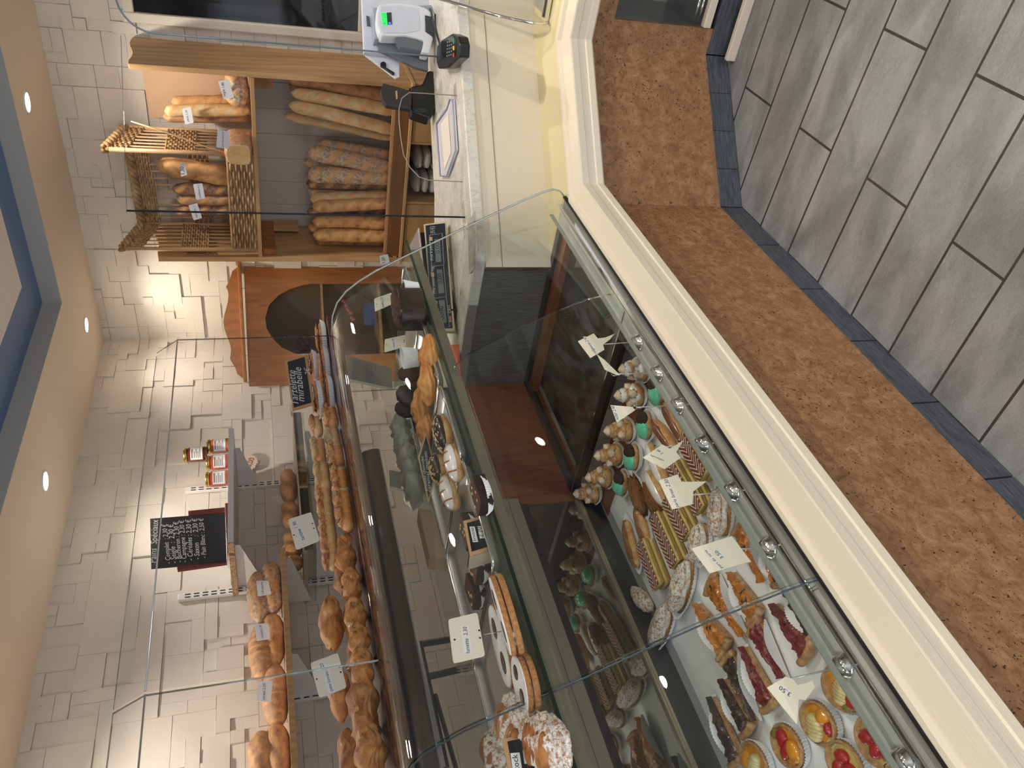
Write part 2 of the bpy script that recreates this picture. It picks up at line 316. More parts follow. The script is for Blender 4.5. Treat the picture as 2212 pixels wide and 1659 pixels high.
# grey laminate flank of the till counter and its body
m=Mat('grey_wood_laminate',(112,108,106),.45); g=m.noise(m.coord((1,1,16) if 0 else (22,22,1.2)),14,5,.5); m.col(m.ramp(g,[(.3,(84,80,78)),(.7,(134,129,126))])).bump(g,.1,.001); M['greywood']=m.m
till=thing('till_cabinet','grey wood laminate cabinet end below the marble, behind the pastry case glass','cabinet',(2.5,1.7,0))
MB().box((2.192,1.30,.0),(2.21,2.02,.90)).build('laminate_side',M['greywood'],till)
MB().box((2.185,1.312,.886),(2.215,2.02,.922)).build('steel_trim',M['steel'],till,bevel=.003)
MB().prism([(2.21,1.33,0),(2.86,.68,0),(2.86,-1.2,0),(3.30,-1.2,0),(3.30,.90,0),(2.85,1.36,0),(2.75,1.56,0),(2.56,2.02,0),(2.21,2.02,0)],(0,0,.88)).build('cabinet_body',plain('cabinet_carcass',(150,140,130),.6),till)
m=Mat('white_veined_marble',(224,221,212),.22); co=m.coord(); a=m.noise(co,2.6,6,1.6,.6); b=m.noise(m.coord((1,1.6,1)),7,7,2.0,.65)
c=m.ramp(a,[(.35,(206,204,198)),(.5,(230,226,215)),(.7,(212,206,190))]); c=m.mix(m.ramp(b,[(.455,(0,0,0)),(.49,(150,150,150)),(.52,(0,0,0))]),c,(140,136,130)); m.col(c); M['marble']=m.m
mb=MB().prism([(2.175,1.30,.885),(2.795,.682,.885),(2.795,-1.2,.885),(3.36,-1.2,.885),(3.36,.82,.885),(2.845,1.405,.885),(2.75,1.60,.885),(2.58,2.03,.885),(2.215,2.03,.885)][::1],(0,0,.040)); o=mb.build('marble_worktop',M['marble'],bevel=.004)
tag(o,'white veined marble worktop of the till counter','worktop')
# ================================================================ PASTRY CASE
case=thing('pastry_case','long curved-glass pastry display case standing on the brown stone counter','display case',(1.3,1.5,.63))
PROF=[(1.066,.650),(1.047,.668),(1.042,.690),(1.052,.722),(1.080,.780),(1.113,.840),(1.180,.960),(1.245,1.075),(1.300,1.17),(1.345,1.245),(1.385,1.300),(1.425,1.342),(1.470,1.370),(1.52,1.383),(1.60,1.386)]
def curved(x0,x1,prof,t=.006,gap=0):
    pr=prof; n=len(pr); inner=[]
    for i,(y,z) in enumerate(pr):
        a=pr[max(i-1,0)]; b=pr[min(i+1,n-1)]; ty,tz=b[0]-a[0],b[1]-a[1]; L=math.hypot(ty,tz); inner.append((y+tz/L*t,z-ty/L*t))
    mb=MB(); o0=[(x0,y,z) for y,z in pr]; o1=[(x1,y,z) for y,z in pr]; i0=[(x0,y,z) for y,z in inner]; i1=[(x1,y,z) for y,z in inner]
    vs=o0+o1+i0+i1; fs=[]
    for k in range(n-1): fs+= [(k,k+1,n+k+1,n+k),(2*n+k,3*n+k,3*n+k+1,2*n+k+1)]
    mb.add(vs,fs); e=MB(); vs2=vs; fe=[]
    for k in range(n-1): fe+=[(k,2*n+k,2*n+k+1,k+1),(n+k,n+k+1,3*n+k+1,3*n+k)]
    e.add(vs,fe); return mb,e
XE=2.191; XP=1.60; XJ=.669
EP=[(1.10,.645)]
# straight-back glass for the front panes (only the faint bulge belongs to the end pane)
PF=[(1.068,.650),(1.085,.700),(1.113,.762),(1.165,.870),(1.225,.975),(1.292,1.082),(1.352,1.195),(1.402,1.28),(1.437,1.322),(1.468,1.352),(1.505,1.372),(1.56,1.384),(1.64,1.386)]
M['seam']=Mat('steel_blue_seam',(96,110,120),.25,.6).m
for x0,x1 in ((-.72,XJ-.003),(XJ+.003,XE-.004)):
    g,e=curved(x0,x1,PF); go=g.build('curved_front_pane',M['glass'],case,True); n=len(PF); q=len(e.v)//4
    xx=x1 if x1<1 else x0; side=1 if x1<1 else 0
    oo=[e.v[side*n+k] for k in range(n)]; ii=[e.v[(2+side)*n+k] for k in range(n)]
    MB().rings([[oo[k],ii[k],ii[k]+V((.0012,0,0)),oo[k]+V((.0012,0,0))] for k in range(n)]).build('pane_cut_edge',M['seam'] if x1<1 else M['glass_edge'],go)
# end pane and inner partition: flat panes with the curved outline
def edge_line(x,prof,par): MB().tube([(x,y,z) for y,z in prof],.0026,6).build('polished_edge',plain('pale_polished_edge',(178,184,180),.15),par,True)
def endpane(x,prof,close,t,name):
    mb=MB(); pts=[(x,y,z) for y,z in prof]+[(x,y,z) for y,z in close]; n=len(pts); vs=pts+[(x+t,p[1],p[2]) for p in pts]
    mb.add(vs,[tuple(range(n)),tuple(range(n,2*n))[::-1]]); go=mb.build(name,M['glass'],case)
    e=MB().add(vs,[(i,(i+1)%n,n+(i+1)%n,n+i) for i in range(n)]); e.build('pane_cut_edge',M['glass_edge'],go); return go
endpane(XE,PROF,[(1.86,1.386),(1.86,.650)],.008,'end_pane')
edge_line(XE-.001,PROF,case)
PP=[(1.075,.655),(1.062,.675),(1.060,.72),(1.075,.775),(1.106,.844),(1.182,.981),(1.247,1.085),(1.285,1.115),(1.31,1.122)]
endpane(XP,PP,[(1.845,1.122),(1.845,.655)],.006,'partition_pane')
# case floor and metal
m=wood('orange_brown_wood',(112,60,28),(128,72,34),(146,86,44),'y',2.2,.3,False); M['casewood']=m
mt=MB(); mt.box((XP+.03,1.13,.60),(XE-.03,1.80,.615)); mt.build('dark_glass_floor',plain('dark_floor_glass',(46,44,40),.04,spec=.8),case)
MB().box((XP,1.853,.60),(XE-.002,1.868,.88)).build('back_panel',wood('red_brown_panel',(120,62,30),(140,76,40),(156,88,50),'z',2,.35,False),case)
fr=MB(); fr.box((XP+.006,1.10,.628),(XP+.030,1.85,.652)); fr.box((XE-.030,1.10,.628),(XE-.002,1.85,.652)); fr.box((XP,1.832,.628),(XE,1.853,.652)); fr.build('end_floor_frame',M['steel_d'],case)
fr=MB(); fr.box((XP+.030,1.118,.616),(XP+.040,1.84,.640)); fr.box((XE-.075,1.118,.616),(XE-.03,1.84,.640)); fr.box((XP+.04,1.118,.616),(XE-.03,1.135,.645)); fr.build('wood_lining',M['casewood'],case)
# sunken tray well
MB().box((-.72,1.12,.545),(XP-.001,1.85,.568)).build('tray_well',M['rail'],case)
MB().box((-.72,1.845,.568),(XP,1.862,.640)).build('tray_back_wall',M['steel_d'],case)
MB().box((.2,1.165,.5685),(XP-.02,1.80,.571)).build('paper_sheet',M['paper'],case)
MB().box((XP-.12,1.165,.5715),(XP-.002,1.83,.5735)).build('wooden_tray_end',M['casewood'],case)
fs=MB(); fs.box((-.72,1.102,.640),(XE-.004,1.160,.655)); fs.box((-.72,1.150,.568),(XP,1.160,.645)); fs.build('front_rail',M['rail'],case,bevel=.003)
fs=MB(); fs.box((-.72,1.090,.640),(XE-.004,1.100,.664)); fs.box((-.72,1.104,.655),(XE-.004,1.109,.662)); fs.build('rail_lip',M['chrome'],case,bevel=.002)
MB().box((-.72,1.064,.638),(XE,1.070,.654)).build('black_gasket',M['blackrub'],case)
MB().box((-.72,1.070,.630),(XE-.004,1.092,.648)).build('glass_channel',M['alu'],case)
MB().box((-.72,1.100,.7005),(XE-.06,1.103,.7125)).build('low_glass_strip',plain('grey_glass_edge',(132,140,134),.2),case)
# mirror doors at the back of the well, with track above
MB().box((-.72,1.848,.645),(XP-.03,1.853,.818)).build('mirror_door',M['mirror'],case)
MB().box((-.72,1.838,.640),(XP,1.848,.648)).box((-.72,1.835,.634),(XP,1.838,.641)).build('mirror_track',plain('champagne_metal',(196,186,164),.3,.8),case)
MB().box((-.72,1.843,.818),(XP,1.853,.842)).build('black_strip',M['blackrub'],case)
bp=MB(); bp.box((-.72,1.843,.842),(XP,1.856,.875)); bp.box((-.72,1.838,.875),(XP,1.860,.879)); bp.box((-.72,1.842,.879),(XP,1.856,.898)); bp.build('door_head_rail',plain('taupe_metal',(150,140,128),.4,.3),case)
bp=MB(); bp.box((-.72,1.858,.898),(XE,1.868,1.12)); bp.build('rear_upper_panel',plain('smoky_panel',(96,92,80),.3),case)
bp=MB(); bp.box((XP-.028,1.84,.645),(XP,1.853,.84)); bp.build('wood_post',M['casewood'],case)
# middle glass shelf carrying the trays
MB().box((-.72,1.300,1.128),(2.31,1.97,1.136)).build('glass_shelf',M['glass_g'],case)
MB().box((-.72,1.2995,1.1285),(2.31,1.3010,1.1365)).build('shelf_cut_edge',plain('green_glass_edge',(30,44,38),.15),case)
MB().box((-.72,1.34,1.085),(2.32,1.375,1.122)).box((-.72,1.70,1.09),(2.32,1.72,1.122)).build('shelf_rail',plain('taupe_rail',(134,126,110),.35,.3),case,bevel=.003)
# steel light hood below the top shelf
hp=[]; 
for i in range(11):
    a=math.radians(-10+i*12); hp.append((1.715-.062*math.cos(a)*1.1-.01,1.306+.066*math.sin(a)))
mb=MB(); vs=[]; x0,x1=-.72,1.665; n=len(hp)
vs=[(x0,y,z) for y,z in hp]+[(x1,y,z) for y,z in hp]; 
ins=[(y+.002+.0,z-.004) for y,z in hp]; vs+=[(x0,y+.004,z) for y,z in ins]+[(x1,y+.004,z) for y,z in ins]
fsx=[]
for k in range(n-1): fsx+=[(k,k+1,n+k+1,n+k),(2*n+k,3*n+k,3*n+k+1,2*n+k+1)]
fsx+=[tuple([n+k for k in range(n)]+[3*n+k for k in range(n-1,-1,-1)])]
mb.add(vs,fsx); mb.build('light_hood',Mat('satin_steel_hood',(120,122,125),.22,1).m,case,True)
# top shelf
MB().box((-.72,1.652,1.366),(2.385,1.98,1.386)).build('top_shelf',plain('maroon_laminate',(84,44,46),.3,coat=.3),case,bevel=.002)
MB().box((-.72,1.650,1.352),(2.385,1.66,1.3655)).box((-.72,1.64,1.346),(2.2,1.652,1.352)).build('top_shelf_rail',plain('dark_bronze_rail',(58,46,38),.3,.6),case)
MB().tube([(-.72,1.635,1.371),(1.1,1.635,1.371)],.006,8).build('chrome_shelf_bar',M['chrome'],case,True)
# sneeze guard: upright acrylic with a folded-back top
t=thing('sneeze_guard','clear acrylic sneeze guard with folded top above the savoury shelf','sneeze guard',(1.5,1.64,1.386))
for x0,x1 in ((-.72,.978),(.986,2.24)):
    mb=MB(); mb.box((x0,1.638,1.387),(x1,1.641,1.876)); mb.prism([(x0,1.638,1.877),(x1,1.638,1.877),(x1-.02 if x1>2 else x1,1.69,1.945),(x0,1.69,1.945)],(0,.003,-.001)); p=mb.build('acrylic_panel',M['acryl'],t)
    MB().tube([(x0,1.6385,1.8765),(x1,1.6385,1.8765)],.0022,6).build('folded_edge',Mat('polished_acrylic_edge',(205,210,215),.12,.6).m,p,True)
    e=MB(); 
    xs=x1-.0015 if x1<2 else x1
    e.box((xs-.0012,1.6375,1.387),(xs+.0012,1.6415,1.876)); e.prism([(xs-.0012,1.6375,1.877),(xs+.0012,1.6375,1.877),(xs+.0012,1.69,1.945),(xs-.0012,1.69,1.945)],(0,.003,0)); e.build('panel_edge',M['glass_edge'],p)
    MB().tube([(x0,1.6905,1.945),(x1-.02 if x1>2 else x1,1.6905,1.945)],.0012,6).build('top_edge',M['glass_edge'],p)

rr0=thing('rear_worktop','grey worktop along the left wall behind the pastry case','worktop',(1.6,2.6,0))
MB().box((-.6,2.35,.0),(3.1,2.965,.765)).build('cabinet_body',plain('rear_cabinet_grey',(150,146,140),.6),rr0); MB().box((-.6,2.33,.765),(3.1,2.965,.785)).build('top_board',plain('rear_top_grey',(168,164,158),.4),rr0)

for q in (((748,768),(846,795),(848,838),(750,818)),((840,1015),(945,1035),(950,1075),(842,1050))): MB().prism([aY(x,y,1.965) for x,y in q],(0,.012,0)).build('rear_profile',M['alu'],case)
# ---------------------------------------------------------------- writing, cards, breads
def text_mesh(name,string,p0,p1,nrm,mat,parent,fit=True,size=None,lift=.0012,shear=0,hs=1.0):
    cu=bpy.data.curves.new('t','FONT'); cu.body=string; cu.size=1; cu.shear=shear; cu.resolution_u=2
    ob=bpy.data.objects.new('t',cu); me=bpy.data.meshes.new_from_object(ob); bpy.data.objects.remove(ob)
    p0,p1,nrm=V(p0),V(p1),V(nrm).normalized(); rt=(p1-p0); L=rt.length; rt.normalize(); rt=(rt-nrm*rt.dot(nrm)).normalized(); up=nrm.cross(rt).normalized()
    xs=[v.co.x for v in me.vertices]; 
    if not xs: return None
    s=size or L/(max(xs)-min(xs)); x0=min(xs)
    mb=MB(); mb.add([p0+rt*((v.co.x-x0)*s)+up*(v.co.y*s*hs)+nrm*lift for v in me.vertices],[tuple(p.vertices) for p in me.polygons]); bpy.data.meshes.remove(me)
    return mb.build(name,mat,parent)
def rounded(pts,f=.1):
    out=[]; n=len(pts); m=min((pts[i]-pts[(i+1)%n]).length for i in range(n))*f
    for i in range(n):
        p=pts[i]; a=(pts[i-1]-p).normalized(); b=(pts[(i+1)%n]-p).normalized()
        for k in range(4):
            t=k/3; q=p+a*m*(1-t)**2+b*m*t**2; out.append(q)
    return out
def plane_dirs(fn,x,y):
    p=fn(x,y); right=(fn(x,y-10)-p).normalized(); up=(fn(x-10,y)-p).normalized(); return right,up,right.cross(up).normalized()
def card(name,label,fn,px,mat=None,texts=(),thick=.0015,rnd=.1,holes=(),group=None,cat='price tag',pin=None,parent=None):
    pts=[fn(*p) for p in px]; cx_=sum(p[0] for p in px)/len(px); cy_=sum(p[1] for p in px)/len(px)
    _,_,nr=plane_dirs(fn,cx_,cy_)
    base=sum(pts,V((0,0,0)))/len(pts); base.z=min(p.z for p in pts)
    t=thing(name,label,cat,base,group)
    c=rounded(pts,rnd) if rnd else pts
    MB().prism([p-nr*thick for p in c],nr*thick).build('card',mat or M['card'],t)
    for tx in texts:
        s,a,b=tx[:3]; opt=tx[3] if len(tx)>3 else {}
        A,B=fn(*a),fn(*b)
        if opt.get('strip'):
            d=(B-A); L=d.length; d.normalize(); u=nr.cross(d); h=opt['strip']
            MB().add([A-d*.003-u*h*.35+nr*.0003,B+d*.003-u*h*.35+nr*.0003,B+d*.003+u*h+nr*.0003,A-d*.003+u*h+nr*.0003],[(0,1,2,3)]).build('label_strip',M['label'],t)
        text_mesh('writing',s,A,B,nr,opt.get('mat',M['ink']),t,lift=.0007,shear=opt.get('shear',0),hs=opt.get('hs',1))
    if holes:
        for h in holes:
            q=fn(*h); MB().rings([[q+nr*e+ (nr.orthogonal().normalized()*math.cos(a*.785)+nr.cross(nr.orthogonal().normalized())*math.sin(a*.785))*.0022 for a in range(8)] for e in (.0002,.0004)]).build('punched_hole',M['ink'],t)
    if pin:
        MB().tube([V(q) if not isinstance(q,tuple) or len(q)==3 else fn(*q) for q in pin],.0011,6).build('wire_pin',M['chrome'],t,True)
    return t
def crust(name,a,b,c,flour=0,rough=.6):
    m=Mat(name,b,rough); co=m.coord(); n=m.noise(co,22,5,.4,.6); f2=m.noise(co,75,5,.3,.7); s=m.attr('s')
    col=m.ramp(n,[(.3,a),(.5,b),(.72,c)])
    if flour: col=m.mix(m.math('MULTIPLY',m.ramp(f2,[(.42,(0,0,0)),(.62,(255,255,255))]),flour),col,(214,202,186))
    sc_=m.mix(n,(226,178,118),(196,134,74)); col=m.mix(s,col,sc_); m.col(col); m.bump(m.math('ADD',n,m.math('MULTIPLY',f2,.6)),.45,.004); return m.m
M['cr_gold']=crust('golden_crust',(142,92,50),(192,140,86),(218,176,122))
M['cr_pale']=crust('pale_crust',(178,138,88),(208,174,126),(224,198,154))
M['cr_flour']=crust('floury_crust',(120,84,56),(158,118,84),(186,150,116),.75)
M['cr_dark']=crust('dark_crust',(74,42,24),(122,74,42),(160,104,62),.2)
M['cr_brown']=crust('brown_crust',(128,82,48),(168,118,76),(194,150,106),.25)
def bread(name,p0,p1,r,mat,seed,ns=5,face=(-1,-.6,.1),flat=.9,taper=.28,ear=.14,sc_w=.22,bend=0,parent=None,segs=34,n=18,diag=.55,rough=.06):
    p0,p1=V(p0),V(p1); ax=p1-p0; L=ax.length; t=ax.normalized(); f=V(face); f=(f-t*f.dot(t)).normalized(); sd=t.cross(f).normalized(); rs=[]; S=[]
    rnd=random.Random(seed)
    for k in range(segs+1):
        u=k/segs; e=min(u,1-u)/taper; e=min(1,e); rr=r*math.sqrt(max(0,1-(1-e)**2.4))*(1+.10*nz((u*4,seed,0),1,seed)); rr=max(rr,r*.04)
        c=p0+ax*u+sd*(bend*math.sin(math.pi*u))+sd*r*.12*nz((u*3,0,seed),1,seed); ring=[]
        for i in range(n):
            a=2*math.pi*i/n; aa=(a+math.pi)%(2*math.pi)-math.pi; s=0
            if ns and abs(aa)<1.15 and .05<u<.95:
                ph=(u*ns+aa*diag*.6)%1; w=abs(ph-.5)/sc_w; 
                if w<1: s=(1-w*w)*max(0,1-(abs(aa)/1.15)**3)
            q=rr*(1+ear*s*(.6+.8*nz((u*30,a*2,seed),1,seed))+rough*nz((u*L*22,math.cos(a)*2,math.sin(a)*2),1,seed))
            ring.append(c+f*math.cos(a)*q*flat+sd*math.sin(a)*q); S.append(min(1,s*1.4))
        rs.append(ring)
    mb=MB().rings(rs); o=mb.build(name,mat,parent,True)
    at=o.data.attributes.new('s','FLOAT','POINT'); at.data.foreach_set('value',S); return o
def blob(c,rx,ry,rz,seed=0,amp=.08,fr=2.2,nu=20,nv=12,flatb=.0,mb=None,rz_=0,zmin=None):
    mb=mb or MB(); rs=[]; c=V(c); cr,sr=math.cos(rz_),math.sin(rz_)
    for j in range(nv+1):
        ph=-math.pi/2+math.pi*j/nv; ring=[]
        for i in range(nu):
            th=2*math.pi*i/nu; d=V((math.cos(ph)*math.cos(th),math.cos(ph)*math.sin(th),math.sin(ph)))
            k=1+amp*nz(d*fr,1,seed)+amp*.4*nz(d*fr*3,1,seed+3); p=V((d.x*rx*k,d.y*ry*k,d.z*rz*k))
            if zmin is not None: p.z=max(p.z,zmin)
            ring.append(c+V((p.x*cr-p.y*sr,p.x*sr+p.y*cr,p.z)))
        rs.append(ring)
    return mb.rings(rs,False)
# ================================================================ BREAD SHELVES ON THE BACK WALL
M['pine']=wood('light_pine',(150,108,66),(192,150,102),(212,176,130),'z',1)
M['pine_y']=wood('light_pine_boards',(156,114,70),(194,152,104),(214,178,132),'y',1)
M['pine_d']=wood('honey_pine',(118,70,32),(160,104,54),(184,128,74),'y',1)
M['beam']=wood('brown_front_board',(96,60,30),(124,82,44),(146,100,58),'y',1,.5,False)
M['ply']=plain('pinkish_plywood',(206,172,138),.6,bump=.1,bs=20)
M['slatwhite']=plain('greyish_white_backing',(196,186,176),.6)
un=thing('bread_shelves','open pine bread shelving unit with plank sides against the back wall','shelving unit',(3.9,1.74,.55))
XF=3.72
def plank(name,y0,y1,zt,zt2): # top cut with a gentle wave
    pts=[(XF,y0,.55),(4.085,y0,.55),(4.085,y0,zt)]+[(4.085-(4.085-XF)*k/8,y0,zt-(zt-zt2)*k/8+.010*math.sin(k*.9)) for k in range(1,8)]+[(XF,y0,zt2)]
    MB().prism(pts,(0,y1-y0,0)).build(name,M['pine'],un,bevel=.002)
plank('side_plank',1.252,1.276,2.12,2.108); plank('side_plank',2.203,2.230,2.14,2.098)
MB().box((4.06,1.276,1.62),(4.072,1.62,2.095)).build('backing_panel',M['ply'],un)
bk_=MB()
for k in range(7): bk_.box((4.062,1.278+k*.132,.9),(4.072,1.278+(k+1)*.132-.002,1.602))
bk_.build('backing_boards',M['slatwhite'],un)
MB().box((XF,1.277,1.596),(4.06,2.202,1.616)).build('shelf_board',M['pine_y'],un,bevel=.002)
MB().box((3.80,1.277,1.515),(3.815,1.35,1.595)).build('shelf_cleat',M['pine_d'],un); MB().box((3.74,2.165,1.53),(4.05,2.202,1.594)).build('shelf_cleat',M['pine_d'],un)
MB().box((3.95,2.16,1.40),(4.05,2.175,1.53)).build('batten',M['pine'],un)
MB().box((XF-.01,1.277,.895),(4.06,2.202,.915)).build('bin_floor',M['pine_y'],un)
MB().box((XF-.012,1.300,.885),(XF+.006,2.185,.955)).build('bin_front',M['beam'],un,bevel=.002)
MB().box((XF+.0065,1.300,.915),(XF+.016,2.185,.966)).build('bin_front_liner',M['pine_y'],un)
MB().box((XF-.02,1.245,.868),(4.06,2.235,.884)).build('lower_board',M['pine_y'],un,bevel=.002)
for a,b in ((1.277,1.395),(1.88,2.20)):
    MB().box((XF-.004,a+.004 if a<1.3 else a,.60),(XF+.012,b-.006,.862)).build('drawer_front',M['pine_y'],un,bevel=.002)
for q_ in (1.40,1.866,1.54): MB().box((XF,q_,.55),(4.06,q_+.012,.868)).build('divider',M['pine'],un)
MB().box((XF-.004,1.415,.60),(XF+.012,1.538,.862)).build('drawer_front',M['pine_y'],un,bevel=.002)
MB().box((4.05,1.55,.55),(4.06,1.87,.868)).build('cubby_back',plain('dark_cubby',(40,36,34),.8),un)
# breads standing in the lower bin: pixel of top, pixel of foot, radius, depth X, crust, label
XB0=3.80
bin_=[((618,168),(828,212),.030,3.84,'cr_gold','golden baguette leaning right-most in the bread bin, against the right plank'),
((628,199),(842,240),.030,3.80,'cr_pale','pale gold baguette leaning in the bin, second from the right plank'),
((623,226),(840,282),.031,3.79,'cr_pale','smooth pale baguette leaning in front of the bin backing, third from the right plank'),
((612,249),(836,297),.027,3.86,'cr_pale','longest pale baguette of the bin, its knob end highest, left in the leaning group'),
((622,184),(836,232),.028,3.93,'cr_gold','golden baguette standing behind the leaning group in the bread bin'),
((680,315),(838,338),.037,3.90,'cr_flour','floury country baguette standing behind the first of the dark row in the bin'),
((662,328),(843,366),.041,3.81,'cr_flour','floury country baguette with orange scores, first of the dark row beside the empty gap'),
((655,350),(840,372),.030,3.93,'cr_flour','grey floury loaf standing at the back between the first two country baguettes'),
((662,377),(842,385),.041,3.80,'cr_flour','broad floury country baguette, second of the dark row in the bin'),
((661,396),(838,402),.033,3.88,'cr_dark','dark slim loaf pressed between broad country baguettes in the bin'),
((665,414),(840,413),.033,3.90,'cr_flour','grey brown baguette mid row in the bin, set further back'),
((670,430),(842,423),.031,3.83,'cr_pale','pale smooth-sided baguette in the middle of the dark row in the bin'),
((674,447),(843,439),.034,3.80,'cr_gold','golden scored baguette in the bin just right of the dark screen edge'),
((662,458),(840,456),.028,3.92,'cr_dark','dark loaf end showing behind the acrylic screen edge in the bin'),
((675,479),(843,482),.036,3.82,'cr_gold','orange golden baguette just left of the dark screen edge in the bin'),
((664,492),(838,494),.030,3.92,'cr_gold','golden loaf standing behind the last two baguettes of the bin'),
((676,507),(845,511),.036,3.79,'cr_gold','last golden crusty baguette of the bin, beside the left plank'),
((682,521),(843,520),.030,3.86,'cr_brown','brown baguette half hidden behind the last one at the left plank')]
for i,(a,b,r,X,mt_,lb) in enumerate(bin_):
    p0=aX(*a,X); p1=aX(*b,X); p1.z=.917+r*.3; tag(bread('baguette',p1,p0,r,M[mt_],i+1,ns=5,taper=.16,bend=.004,ear=.16),lb,'bread','baguettes in the bread bin')
# upper shelf
up=[((370,221),(545,218),.028,3.92,'cr_gold','reddish gold baguette standing right-most on the upper bread shelf'),
((355,240),(548,238),.028,3.85,'cr_pale','pale smooth baguette standing on the upper shelf right of the basket'),
((352,252),(548,254),.026,3.93,'cr_brown','brown baguette standing behind the pale one right of the basket')]
for i,(a,b,r,X,mt_,lb) in enumerate(up):
    p0=aX(*a,X); p1=aX(*b,X); p1.z=1.617+r*.2; tag(bread('baguette',p1,p0,r,M[mt_],i+41,ns=5,taper=.12,sc_w=.18),lb,'bread','breads on the upper shelf')
p=aX(520,190,3.82); o=bread('country_loaf',(3.84,p.y-.085,1.675),(3.80,p.y+.085,1.675),.060,M['cr_flour'],60,ns=3,face=(-.5,-.3,1),taper=.5); tag(o,'round floury country loaf lying at the right end of the upper shelf','bread','breads on the upper shelf')
p=aX(525,300,3.74); t=thing('sandwich_loaf','soft rectangular sandwich loaf with cut pale end, on the shelf before the basket','bread',(3.76,1.57,1.617),'breads on the upper shelf')
mb=MB(); 
def loafring(x,s=1): 
    pts=[]; 
    for k in range(20):
        a=2*math.pi*k/20; c,s_=math.cos(a),math.sin(a); e=.45; yy=math.copysign(abs(c)**e,c)*.058*s; zz=math.copysign(abs(s_)**e,s_)*.056*s
        if zz>.02: zz+=.012*math.cos(yy*30)
        pts.append(V((x,1.60+yy,1.676+zz)))
    return pts
rr_=[loafring(3.62+k*.02,[.86,1,1.01,1.0,.95,.96,1.0,1.01,.99,.9][k]) for k in range(10)]
mb.rings(rr_); mb.build('crust',M['cr_brown'],t,True)
MB().rings([loafring(3.6185,.80),loafring(3.6195,.84)]).build('crumb_face',crust('pale_crumb',(206,166,108),(220,184,124),(230,200,146)),t)
# wicker basket
M['wick']=Mat('brown_wicker',(150,112,72),.55).m; 
_m=Mat('wicker_cane',(150,114,74),.55); _n=_m.noise(_m.coord(),18,4); _m.col(_m.ramp(_n,[(.3,(130,98,62)),(.55,(176,140,98)),(.75,(206,174,132))])); M['wick']=_m.m
M['wick2']=Mat('wicker_stake',(186,150,110),.5).m; 
bs=thing('wicker_basket','tall open wicker bread basket with braided rim on the upper pine shelf','basket',(3.85,1.88,1.617))
X0b,X1b,Ya,Yb,Zb=3.725,3.985,1.645,2.16,1.617
def sidepts(v): # v 0..1 front-right -> back-right -> back-left -> front-left, plan path
    a=.26; b=.515; tot=a*2+b; d=v*tot
    if d<a: return V((X0b+d,Ya-.0,0))
    if d<a+b: return V((X1b,Ya+(d-a),0))
    return V((X1b-(d-a-b),Yb,0))
TOT=.26*2+.515
def zt(v): 
    d=v*TOT
    if d<.26: return 2.255-.06*d/.26
    if d<.26+.515: return 2.195-.012*((d-.26)/.515)
    return 2.183+.07*(d-.775)/.26
def nrm2(v):
    d=v*TOT; return V((0,-1,0)) if d<.26 else V((1,0,0)) if d<.775 else V((0,1,0))
def weave(z0,z1,v0,v1,step=.0115,r=.0055,amp=.006,ztop=False,per=.045):
    mb=MB(); k=0; z=z0
    while z<=z1:
        pts=[]; n=int((v1-v0)*TOT/.011)
        for i in range(n+1):
            v=v0+(v1-v0)*i/n; d=v*TOT; p=sidepts(v); zz=z if not ztop else zt(v)-z
            pts.append(p+V((0,0,zz))+nrm2(v)*amp*math.sin(2*math.pi*d/per+math.pi*k))
        mb.tube(pts,r,5); k+=1; z+=step
    return mb
for i in range(29):
    v=(i+.2)/28.4; 
    if v>1: break
    p=sidepts(v); MB().tube([p+V((0,0,1.63)),p+V((0,0,zt(v)-.02))],.0042,6).build('stake',M['wick2'],bs,True)
for c in ((X0b,Ya),(X0b,Yb),(X1b,Ya),(X1b,Yb)):
    v=0; MB().tube([(c[0],c[1],1.62),(c[0],c[1],2.24 if c[0]<3.8 else 2.18)],.011,8).build('corner_post',M['wick2'],bs,True)
weave(1.878,2.008,0,.262/TOT).build('woven_band',M['wick'],bs,True); weave(1.86,1.99,.775/TOT,1).build('woven_band',M['wick'],bs,True); weave(1.84,1.93,.262/TOT,.775/TOT,.011).build('woven_band',M['wick_d'] if 'wick_d' in M else M['wick'],bs,True)
weave(.0,.088,0,1,ztop=True).build('top_band',M['wick'],bs,True)
# braided rim: three twisting strands
for s in range(3):
    pts=[]
    for i in range(150):
        v=i/149; p=sidepts(v); a=v*TOT*2*math.pi/.09+s*2.094; pts.append(p+V((0,0,zt(v)+.004+.013*math.sin(a)))+nrm2(v)*.013*math.cos(a))
    MB().tube(pts,.011,6).build('braided_rim',M['wick'],bs,True)
fw=MB(); z=1.622; k=0
while z<1.745:
    n=46; fw.tube([V((X0b+.007*math.sin(math.pi*2*i/7.6+math.pi*k),Ya+(Yb-Ya)*i/n,z+.006*(i/n))) for i in range(n+1)],.0068,5); z+=.0125; k+=1
fw.build('front_wall',M['wick'],bs,True)
fl=MB().box((X0b,Ya,1.617),(X1b,Yb,1.626)); fl.build('basket_floor',M['wick'],bs)
MB().tube([aX(283,262,3.70),aX(340,280,3.69),aX(400,300,3.69),aX(455,321,3.69),aX(493,330,3.70)],[.003,.0035,.0035,.003,.003],6).build('loose_cane',Mat('pale_cane',(222,180,134),.5).m,bs,True)
ba=[((338,356),(520,386),.048,3.84,'cr_gold','large golden twisted loaf standing in the wicker basket'),((371,408),(520,410),.031,3.85,'cr_dark','dark scored baguette in the basket, right of the middle one'),
((382,432),(520,430),.029,3.85,'cr_brown','brown baguette in the basket between two darker ones'),((376,454),(520,452),.031,3.86,'cr_dark','darkest cracked baguette in the basket beside the screen edge'),]
